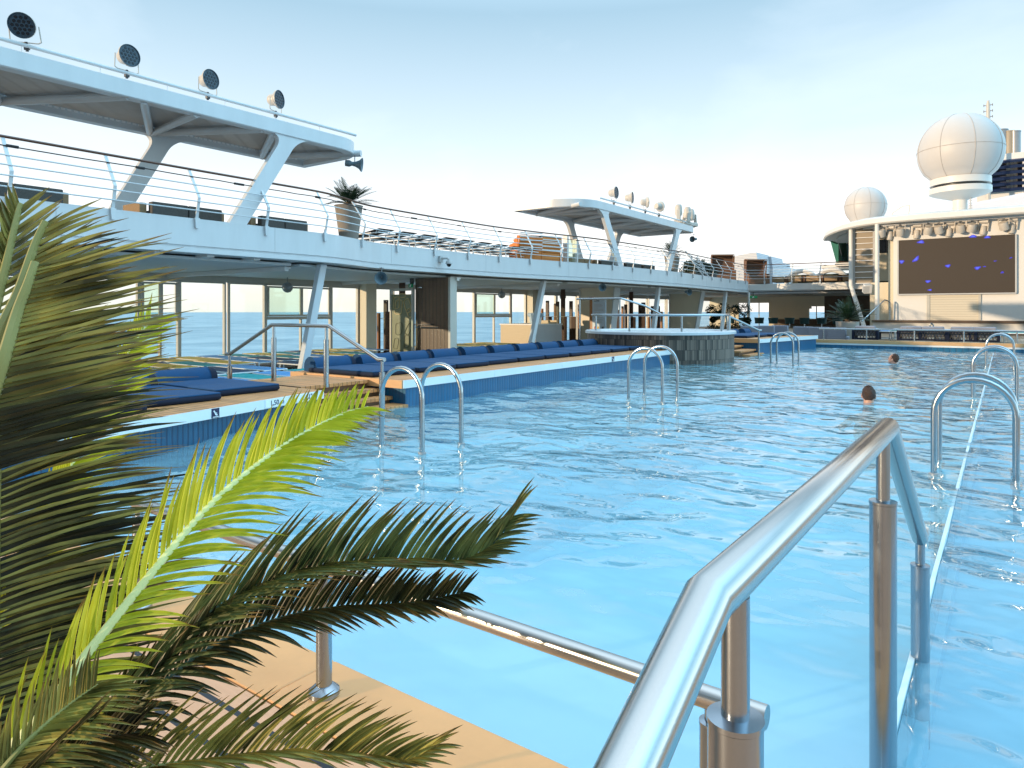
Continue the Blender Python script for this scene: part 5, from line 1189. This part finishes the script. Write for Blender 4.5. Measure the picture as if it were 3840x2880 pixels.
m.build('crossbar', 'grey_metal', t)

# ------------------------------------------------------------------ far end of the pool: planter, armchairs, loungers
potted_palm('leafy potted palm in a wide beige planter at the far end of the pool', (atx(1831, 27.6), 27.6, .2), .62, .34, .40, 1.0, 60, 'pot_beige', 5)
def armchair():
    t = thing('wicker_armchair', 'x', 'armchair', (0, 0, 0), 'dark wicker armchairs at the far end of the pool')
    m = MB()
    for x in (-.36, .36): m.bb(x - .04, x + .04, -.36, .36, .06, .40)
    m.bb(-.32, .32, -.36, -.30, .34, .40); m.bb(-.32, .32, -.36, -.30, .06, .12); m.build('frame', 'navy_side', t, bevel=.012)
    m = MB()
    for k in range(7):
        x = -.27 + .09 * k; m.tube([(x - .05, -.335, .12), (x + .05, -.335, .34)], .012, 5); m.tube([(x + .05, -.335, .12), (x - .05, -.335, .34)], .012, 5)
    m.build('lattice', 'wicker_grey', t)
    MB().bb(-.32, .32, -.28, .36, .18, .30).build('seat_cushion', 'cushion_grey', t, bevel=.03); MB().bb(-.31, .31, -.29, -.15, .30, .52).build('back_cushion', 'cushion_grey', t, bevel=.04); return t
ac = armchair()
for i, u in enumerate((1872, 1970, 2016, 2081, 2127)):
    y = 26.0; loc = (atx(u, y), y, .2); lb = f'dark wicker armchair seen from behind at the pool end, {ORD[i]} from the beige planter'
    if i == 0: ac.location = loc; ac['label'] = lb
    else: dup(ac, loc, R(4 * (i % 3 - 1)), lb)
for i, (u, f) in enumerate(((1905, 'light'), (1934, 'teal'), (2049, 'light'), (2172, 'teal'))):
    r_ = dup(PROTO['sling_teal' if f == 'teal' else 'sling_blue'], (atx(u, 26.9), 26.9, .2), R(90 + 25 * (i % 2)), f'{"teal" if f == "teal" else "light blue"} sun lounger among the dark wicker armchairs, {ORD[i]} from the beige planter', 'sun loungers at the far end of the pool')
    tw = MB().slab([(-.12, -.30, .372), (.9, -.30, .372), (.9, .30, .372), (-.12, .30, .372)], (0, 0, .02)).build('towel', 'towel', None); tw.location = (atx(u, 26.9), 26.9, .2); tw.rotation_euler = (0, 0, R(90 + 25 * (i % 2))); tag(tw, f'pale towel spread on a far lounger, {ORD[i]} from the beige planter', 'towel', 'towels on the far loungers')
t = thing('shower_tap', 'small chrome tap standing before the white stage front', 'tap', (atx(2012, 34), 34, .2)); x = atx(2012.5, 34); MB().tube([(x - .06, 34, .2), (x - .06, 34, .62), (x, 34, .70), (x + .07, 34, .62), (x + .07, 34, .3)], .03, 8).build('spout', 'steel_hoop', t)

# ------------------------------------------------------------------ swimmers
def swimmer(label, loc, rz, pitch=0):
    t = thing('person', label, 'person', loc, None)
    m = MB()
    m.ell((0, .005, .055), (.078, .098, .118), 20, 14)                    # skull
    m.ell((0, .048, .0), (.058, .062, .075), 16, 10)                      # jaw
    m.ell((0, .108, .03), (.014, .022, .024), 10, 8)                      # nose
    for s in (-1, 1): m.ell((s * .080, -.005, .035), (.012, .022, .034), 10, 8)
    m.ell((0, .098, -.022), (.024, .014, .008), 10, 6)                    # mouth
    m.tube([(0, -.02, -.02), (0, -.05, -.19)], .06, 14, r1=.075)
    m.ell((0, -.11, -.26), (.20, .12, .09), 20, 12); m.ell((0, -.24, -.42), (.165, .20, .22), 20, 12); m.ell((0, -.42, -.68), (.15, .15, .2), 20, 10)
    for s in (-1, 1):
        m.tube([(s * .17, -.09, -.25), (s * .34, .06, -.42), (s * .30, .34, -.38)], .048, 10, r1=.034); m.ell((s * .295, .40, -.375), (.04, .075, .018), 10, 8)
        for q in range(4): m.tube([(s * (.27 + .018 * q), .45, -.375), (s * (.262 + .022 * q), .51 + .012 * (q in (1, 2)), -.385)], .009, 6)
        m.tube([(s * .26, .40, -.375), (s * .225, .45, -.38)], .011, 6)
        m.tube([(s * .085, -.42, -.72), (s * .20, -.10, -.80), (s * .15, -.36, -.95)], .075, 12, r1=.045); m.ell((s * .15, -.44, -.97), (.04, .1, .03), 10, 8)
    o = m.build('body', 'skin', t, world=False); rm = o.modifiers.new('join', 'REMESH'); rm.mode = 'VOXEL'; rm.voxel_size = .009; rm.use_smooth_shade = True; sm = o.modifiers.new('soft', 'SMOOTH'); sm.factor = .5; sm.iterations = 4
    h = MB(); rnd = random.Random(2)
    prof = []
    M = Matrix.Translation((0, -.008, .062)) @ Matrix.Rotation(R(24), 4, 'X')
    for (a) in range(-20, 91, 8): prof.append((.086 * math.cos(R(a)) * 1.0, .122 * math.sin(R(a))))
    vs0 = len(h.v); h.lathe(prof, 30, (0, 0, 0), 0, Matrix.Diagonal((.95, 1.18, .98, 1)))
    h.v = [tuple(M @ Vector(p) + Vector((rnd.uniform(-1, 1), rnd.uniform(-1, 1), rnd.uniform(-1, 1))) * .006) for p in h.v]
    h.build('hair', 'hair', t, world=False)
    e = MB()
    for s in (-1, 1): e.ell((s * .031, .098, .052), (.011, .007, .008), 10, 6)
    e.build('eyes', 'lamp_lens', t, world=False)
    t.rotation_euler = (pitch, 0, rz); return t
swimmer('swimmer with short dark hair seen from behind, closest to the foreground handrail', (atx(1877, 10.1), 10.1, .045), R(4))
swimmer('swimmer with dark wet hair in profile near the far end of the pool', (atx(1930, 18.0), 18.0, .05), R(72), R(10))
# ------------------------------------------------------------------ the big palm beside the camera
YAW = R(35.8); CF = Vector((-math.sin(YAW), math.cos(YAW), 0)); CR = Vector((math.cos(YAW), math.sin(YAW), 0)); CU = Vector((0, 0, 1)); CAM = Vector((0, 0, 1.2))
def at(u, v, d): return CAM + (CF + CR * ((u - 1106) / 1475) + CU * ((673 - v) / 1475)) * d
def cv(a): return CR * a[0] + CU * a[1] + CF * a[2]
crown = at(-250, 1760, .95)
palm = thing('potted_palm', 'large cycad palm with long feathered fronds filling the foreground', 'potted plant', (crown.x, crown.y, .05))
rnd = random.Random(21)
MB().lathe([(0, .05), (.20, .05), (.26, .40), (.28, .41), (.25, .41), (.24, .36), (0, .36)], 32, (crown.x, crown.y, 0)).build('pot', 'pot_stone', palm)
MB().tube([(crown.x, crown.y, .3), (crown.x, crown.y, crown.z)], .09, 12, r1=.07).build('trunk', 'trunk', palm)
def leaf(m, p, D, Bn, l, w, nf, segs=6):
    pts = [p + (D * s + Bn * s * s) * l for s in [k / segs for k in range(segs + 1)]]
    o = len(m.v)
    for i, q in enumerate(pts):
        s = i / segs; tn = ((pts[min(i + 1, segs)] - pts[max(i - 1, 0)])).normalized(); W = tn.cross(nf).normalized(); K = W.cross(tn)
        ww = w * (.55 + .45 * min(1, s / .15)) * (1 - s ** 3.2) + .0002
        m.v += [tuple(q + W * ww), tuple(q - K * ww * .95), tuple(q - W * ww)]
    for i in range(segs):
        a = o + 3 * i
        m.f += [(a, a + 1, a + 4, a + 3), (a + 1, a + 2, a + 5, a + 4)]; m.m += [0, 0]
def frond(pts, A, B, n, lm, rm, wpx, rr=(.0075, .002), s0=.06, tilt=(0, .25, -1), jit=.08, label=None):
    P = crom([at(*p) for p in pts], 6); dd = [p[2] for p in pts]
    L_ = [0]
    for a, b2 in zip(P, P[1:]): L_.append(L_[-1] + (b2 - a).length)
    m = MB(); r_ = MB(); r_.tube(P, rr[0], 7, r1=rr[1], flat=.8)
    for k in range(n):
        s = s0 + (1 - s0) * (k + rnd.uniform(-.2, .2)) / n; s = min(.999, max(0, s)); t_ = s * L_[-1]
        i = max(j for j in range(len(L_)) if L_[j] <= t_); i = min(i, len(P) - 2); p = P[i] + (P[i + 1] - P[i]) * ((t_ - L_[i]) / max(1e-6, L_[i + 1] - L_[i])); tn = (P[i + 1] - P[i]).normalized()
        dep = (p - CAM).dot(CF)
        for S in (A, B):
            if S is None: continue
            d0 = S['d0']; d1 = S.get('d1', d0); D = cv([a + (b2 - a) * s for a, b2 in zip(d0, d1)]) + tn * S.get('fw', .25)
            D = (D.normalized() + cv([rnd.uniform(-1, 1) * jit for _ in range(3)])).normalized()
            ls = S['l']; l = (ls[0] + (ls[1] - ls[0]) * min(1, s * 2) if s < .5 else ls[1] + (ls[2] - ls[1]) * (s - .5) * 2) * dep / 1475 * rnd.uniform(.80, 1.08)
            bn = cv([a + rnd.uniform(-.06, .06) for a in S['b']])
            nf = cv((tilt[0] + rnd.uniform(-.25, .25), tilt[1] + rnd.uniform(-.25, .25), tilt[2])).normalized()
            leaf(m, p, D, bn, l, wpx * dep / 1475 * .5 * rnd.uniform(.85, 1.15) * (.7 + .3 * min(1, (1 - s) * 6)), nf)
    ob = m.build('frond', lm, palm, ang=80); r_.build('midrib', rm, None); q = bpy.data.objects[-1] if False else None
    mid = [o_ for o_ in COL.objects if o_.name.startswith('midrib') and o_.parent is None][0]
    mid.data.transform(Matrix.Translation(-Vector(palm['_base']))); mid.parent = ob
    tp = ob.data.attributes.new('tip', 'FLOAT', 'POINT'); nv = len(ob.data.vertices); tp.data.foreach_set('value', [((i // 3) % 7) / 6 for i in range(nv)])
    if label: ob['label'] = label
    return ob
def S(d0, b, l, d1=None, fw=.25): return dict(d0=d0, d1=d1 or d0, b=b, l=l, fw=fw)
# bright frond, its sunlit yellow green put into the leaf colour
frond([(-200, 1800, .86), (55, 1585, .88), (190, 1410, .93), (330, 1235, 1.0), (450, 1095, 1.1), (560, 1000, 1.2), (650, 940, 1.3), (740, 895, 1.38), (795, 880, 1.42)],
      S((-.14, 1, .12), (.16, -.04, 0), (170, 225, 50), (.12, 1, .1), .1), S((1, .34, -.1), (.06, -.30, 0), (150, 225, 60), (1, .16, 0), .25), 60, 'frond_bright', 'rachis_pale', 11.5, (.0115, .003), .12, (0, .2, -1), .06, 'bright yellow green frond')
# dark frond reaching across the rail
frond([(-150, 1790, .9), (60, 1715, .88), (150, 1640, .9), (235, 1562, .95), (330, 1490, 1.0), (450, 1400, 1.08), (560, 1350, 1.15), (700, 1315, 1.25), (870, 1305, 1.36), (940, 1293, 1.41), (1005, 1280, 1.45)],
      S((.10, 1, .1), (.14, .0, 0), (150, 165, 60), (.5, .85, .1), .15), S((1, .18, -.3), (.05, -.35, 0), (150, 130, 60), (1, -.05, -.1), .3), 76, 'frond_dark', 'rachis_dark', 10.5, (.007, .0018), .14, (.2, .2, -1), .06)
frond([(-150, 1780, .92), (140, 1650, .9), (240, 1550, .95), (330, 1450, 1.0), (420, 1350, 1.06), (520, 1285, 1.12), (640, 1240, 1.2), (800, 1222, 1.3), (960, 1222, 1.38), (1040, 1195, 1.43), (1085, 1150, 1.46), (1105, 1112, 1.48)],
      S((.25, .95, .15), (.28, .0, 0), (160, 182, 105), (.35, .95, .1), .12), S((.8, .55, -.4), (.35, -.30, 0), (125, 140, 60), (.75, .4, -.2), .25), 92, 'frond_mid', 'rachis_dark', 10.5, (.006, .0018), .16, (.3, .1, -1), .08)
# low frond over the terrace tiles
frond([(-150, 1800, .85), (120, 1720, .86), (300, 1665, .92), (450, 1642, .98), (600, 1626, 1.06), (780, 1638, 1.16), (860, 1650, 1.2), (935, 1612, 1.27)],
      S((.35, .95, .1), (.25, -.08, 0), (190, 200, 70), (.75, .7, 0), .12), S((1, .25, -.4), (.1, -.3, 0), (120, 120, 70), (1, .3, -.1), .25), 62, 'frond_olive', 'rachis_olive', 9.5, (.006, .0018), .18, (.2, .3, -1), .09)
# wall of long leaflets at the left
for k, (dx, dz, mt, nn, wp) in enumerate(((0, 0, 'frond_olive', 62, 10.5), (-14, .04, 'frond_dark', 60, 18), (-24, .10, 'frond_olive', 56, 10), (-44, .16, 'frond_dark', 62, 24))):  # olive layers carry painted sun highlights, dark layers the shade in the gaps
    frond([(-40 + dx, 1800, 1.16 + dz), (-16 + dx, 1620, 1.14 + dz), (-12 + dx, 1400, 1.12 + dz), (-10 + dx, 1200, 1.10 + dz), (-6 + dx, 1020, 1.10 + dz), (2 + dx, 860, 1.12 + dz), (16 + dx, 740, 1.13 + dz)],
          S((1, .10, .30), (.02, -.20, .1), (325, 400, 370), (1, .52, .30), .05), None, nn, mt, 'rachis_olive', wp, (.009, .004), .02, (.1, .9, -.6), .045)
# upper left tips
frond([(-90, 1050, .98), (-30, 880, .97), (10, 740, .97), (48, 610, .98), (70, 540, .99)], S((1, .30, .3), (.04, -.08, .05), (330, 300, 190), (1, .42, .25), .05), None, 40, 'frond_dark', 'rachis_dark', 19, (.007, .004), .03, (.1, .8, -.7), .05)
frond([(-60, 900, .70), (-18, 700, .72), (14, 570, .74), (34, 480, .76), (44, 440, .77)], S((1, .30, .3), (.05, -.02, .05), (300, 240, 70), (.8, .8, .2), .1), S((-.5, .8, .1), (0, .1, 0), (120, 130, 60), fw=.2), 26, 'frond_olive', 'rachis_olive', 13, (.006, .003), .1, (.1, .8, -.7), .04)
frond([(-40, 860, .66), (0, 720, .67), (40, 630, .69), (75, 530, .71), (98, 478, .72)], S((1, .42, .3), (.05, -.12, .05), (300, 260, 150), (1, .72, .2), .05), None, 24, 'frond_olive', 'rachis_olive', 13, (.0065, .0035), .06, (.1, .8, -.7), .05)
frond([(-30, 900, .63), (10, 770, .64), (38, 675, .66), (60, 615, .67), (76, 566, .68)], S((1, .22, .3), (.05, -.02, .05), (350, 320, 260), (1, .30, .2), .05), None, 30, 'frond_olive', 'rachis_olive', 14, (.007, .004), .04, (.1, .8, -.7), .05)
# pale frond farther back and the low left tuft
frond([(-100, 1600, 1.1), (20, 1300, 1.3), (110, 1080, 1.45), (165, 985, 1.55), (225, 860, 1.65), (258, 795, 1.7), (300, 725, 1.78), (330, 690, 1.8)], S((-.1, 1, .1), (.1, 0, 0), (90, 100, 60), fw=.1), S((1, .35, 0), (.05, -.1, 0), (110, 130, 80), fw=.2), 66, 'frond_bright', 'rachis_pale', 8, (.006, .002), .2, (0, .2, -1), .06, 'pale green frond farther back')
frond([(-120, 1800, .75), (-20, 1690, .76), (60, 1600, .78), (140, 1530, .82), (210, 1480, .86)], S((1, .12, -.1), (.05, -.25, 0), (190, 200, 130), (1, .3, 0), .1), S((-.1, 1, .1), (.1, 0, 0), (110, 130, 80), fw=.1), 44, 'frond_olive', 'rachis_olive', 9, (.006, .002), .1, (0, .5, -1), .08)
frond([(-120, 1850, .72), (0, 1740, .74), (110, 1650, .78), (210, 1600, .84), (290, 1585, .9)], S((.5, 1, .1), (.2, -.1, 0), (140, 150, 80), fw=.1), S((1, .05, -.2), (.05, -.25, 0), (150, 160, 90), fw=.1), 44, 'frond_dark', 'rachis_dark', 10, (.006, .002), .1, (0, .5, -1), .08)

# ------------------------------------------------------------------ sky, sun, camera
SUN_EL, SX, SY = 8.0, -.52, -.854
wd = bpy.data.worlds.new('World'); scene.world = wd; wd.use_nodes = True; nt = wd.node_tree; nt.nodes.clear()
out = nt.nodes.new('ShaderNodeOutputWorld'); bg = nt.nodes.new('ShaderNodeBackground')
sky = nt.nodes.new('ShaderNodeTexSky'); sky.sky_type = 'NISHITA'; sky.sun_disc = False; sky.sun_elevation = R(SUN_EL); sky.sun_rotation = math.atan2(SX, SY) % (2 * math.pi)
sky.air_density = 1.0; sky.dust_density = .6; sky.ozone_density = 1.2
tc = nt.nodes.new('ShaderNodeTexCoord'); sp = nt.nodes.new('ShaderNodeSeparateXYZ'); L(nt, tc.outputs['Generated'], sp.inputs[0])
rp = nt.nodes.new('ShaderNodeValToRGB'); cr = rp.color_ramp; L(nt, sp.outputs[2], rp.inputs[0])
stops = [(0, (.64, .62, .60)), (.05, (.66, .655, .65)), (.13, (.62, .64, .655)), (.24, (.43, .52, .585)), (.40, (.235, .355, .445)), (.62, (.55, .76, .92)), (1, (.85, 1.08, 1.25))]
cr.elements[0].position = 0; cr.elements[0].color = c4(stops[0][1]); cr.elements[1].position = 1; cr.elements[1].color = c4(stops[-1][1])
for p, c in stops[1:-1]: e = cr.elements.new(p); e.color = c4(c)
# evening tint low over the sea on the port side, and thin high cloud
px = N(nt, 'ShaderNodeMapRange'); L(nt, math_(nt, 'MULTIPLY', sp.outputs[0], -1), px.inputs['Value']); px.inputs['From Min'].default_value = .45; px.inputs['From Max'].default_value = .85
pz = N(nt, 'ShaderNodeMapRange'); L(nt, sp.outputs[2], pz.inputs['Value']); pz.inputs['From Min'].default_value = .0; pz.inputs['From Max'].default_value = .10; pz.inputs['To Min'].default_value = 1; pz.inputs['To Max'].default_value = 0
mp = nt.nodes.new('ShaderNodeMapping'); mp.inputs['Scale'].default_value = (3, 3, 60); L(nt, tc.outputs['Generated'], mp.inputs[0])
cl = N(nt, 'ShaderNodeTexNoise', Scale=1.0, Detail=4.0, Roughness=.55); L(nt, mp.outputs[0], cl.inputs['Vector'])
warm = mixcol(nt, cl.outputs['Fac'], (.56, .50, .40), (.52, .57, .56))
col = mixcol(nt, math_(nt, 'MULTIPLY', math_(nt, 'MULTIPLY', px.outputs[0], pz.outputs[0]), .95), rp.outputs[0], warm)
mp2 = nt.nodes.new('ShaderNodeMapping'); mp2.inputs['Scale'].default_value = (2.2, 2.2, 5); L(nt, tc.outputs['Generated'], mp2.inputs[0])
c2 = N(nt, 'ShaderNodeTexNoise', Scale=1.0, Detail=6.0, Roughness=.55, Distortion=.3); L(nt, mp2.outputs[0], c2.inputs['Vector'])
cm = N(nt, 'ShaderNodeMapRange'); L(nt, c2.outputs['Fac'], cm.inputs['Value']); cm.inputs['From Min'].default_value = .50; cm.inputs['From Max'].default_value = .80; cm.inputs['To Max'].default_value = .16
col = mixcol(nt, cm.outputs[0], col, (.98, .99, 1.0))
SKYGAIN = 6.6
bx = N(nt, 'ShaderNodeMapRange'); L(nt, sp.outputs[0], bx.inputs['Value']); bx.inputs['From Min'].default_value = .08; bx.inputs['From Max'].default_value = .5
col = mixcol(nt, bx.outputs[0], col, mixcol(nt, 1.0, col, (1.3, 1.8, 2.0), 'MULTIPLY'))
vm = nt.nodes.new('ShaderNodeVectorMath'); vm.operation = 'SCALE'; L(nt, col, vm.inputs[0]); vm.inputs['Scale'].default_value = SKYGAIN
by = N(nt, 'ShaderNodeMapRange'); L(nt, math_(nt, 'MULTIPLY', sp.outputs[1], -1), by.inputs['Value']); by.inputs['From Min'].default_value = -.1; by.inputs['From Max'].default_value = .5; by.inputs['To Min'].default_value = 1.0; by.inputs['To Max'].default_value = .34
vb = nt.nodes.new('ShaderNodeVectorMath'); vb.operation = 'SCALE'; L(nt, vm.outputs[0], vb.inputs[0]); L(nt, by.outputs[0], vb.inputs['Scale']); vm = vb
fin_ = mixcol(nt, .92, sky.outputs[0], vm.outputs[0])
L(nt, fin_, bg.inputs[0]); bg.inputs[1].default_value = .15; L(nt, bg.outputs[0], out.inputs[0])

ld = bpy.data.lights.new('sun', 'SUN'); ld.energy = 2.0; ld.angle = R(.5); ld.color = (1, .76, .50)
lo = bpy.data.objects.new('sun', ld); COL.objects.link(lo)
ts = Vector((SX, SY, 0)).normalized() * math.cos(R(SUN_EL)) + Vector((0, 0, math.sin(R(SUN_EL)))); lo.rotation_euler = ts.to_track_quat('Z', 'Y').to_euler(); lo.location = (-20, -30, 30)
cd = bpy.data.cameras.new('camera'); cd.lens = 24; cd.sensor_width = 36; cd.shift_y = -.0707; cd.clip_start = .02; cd.clip_end = 90000
co = bpy.data.objects.new('camera', cd); COL.objects.link(co); co.location = CAM; co.rotation_euler = (R(90), 0, YAW); scene.camera = co
scene.view_settings.view_transform = 'Standard'; scene.view_settings.look = 'None'; scene.view_settings.exposure = 1.0; scene.view_settings.gamma = 1
scene.cycles.max_bounces = 10; scene.cycles.transparent_max_bounces = 24; scene.cycles.sample_clamp_indirect = 6
for o_ in bpy.data.objects:
    if '_base' in o_: del o_['_base']
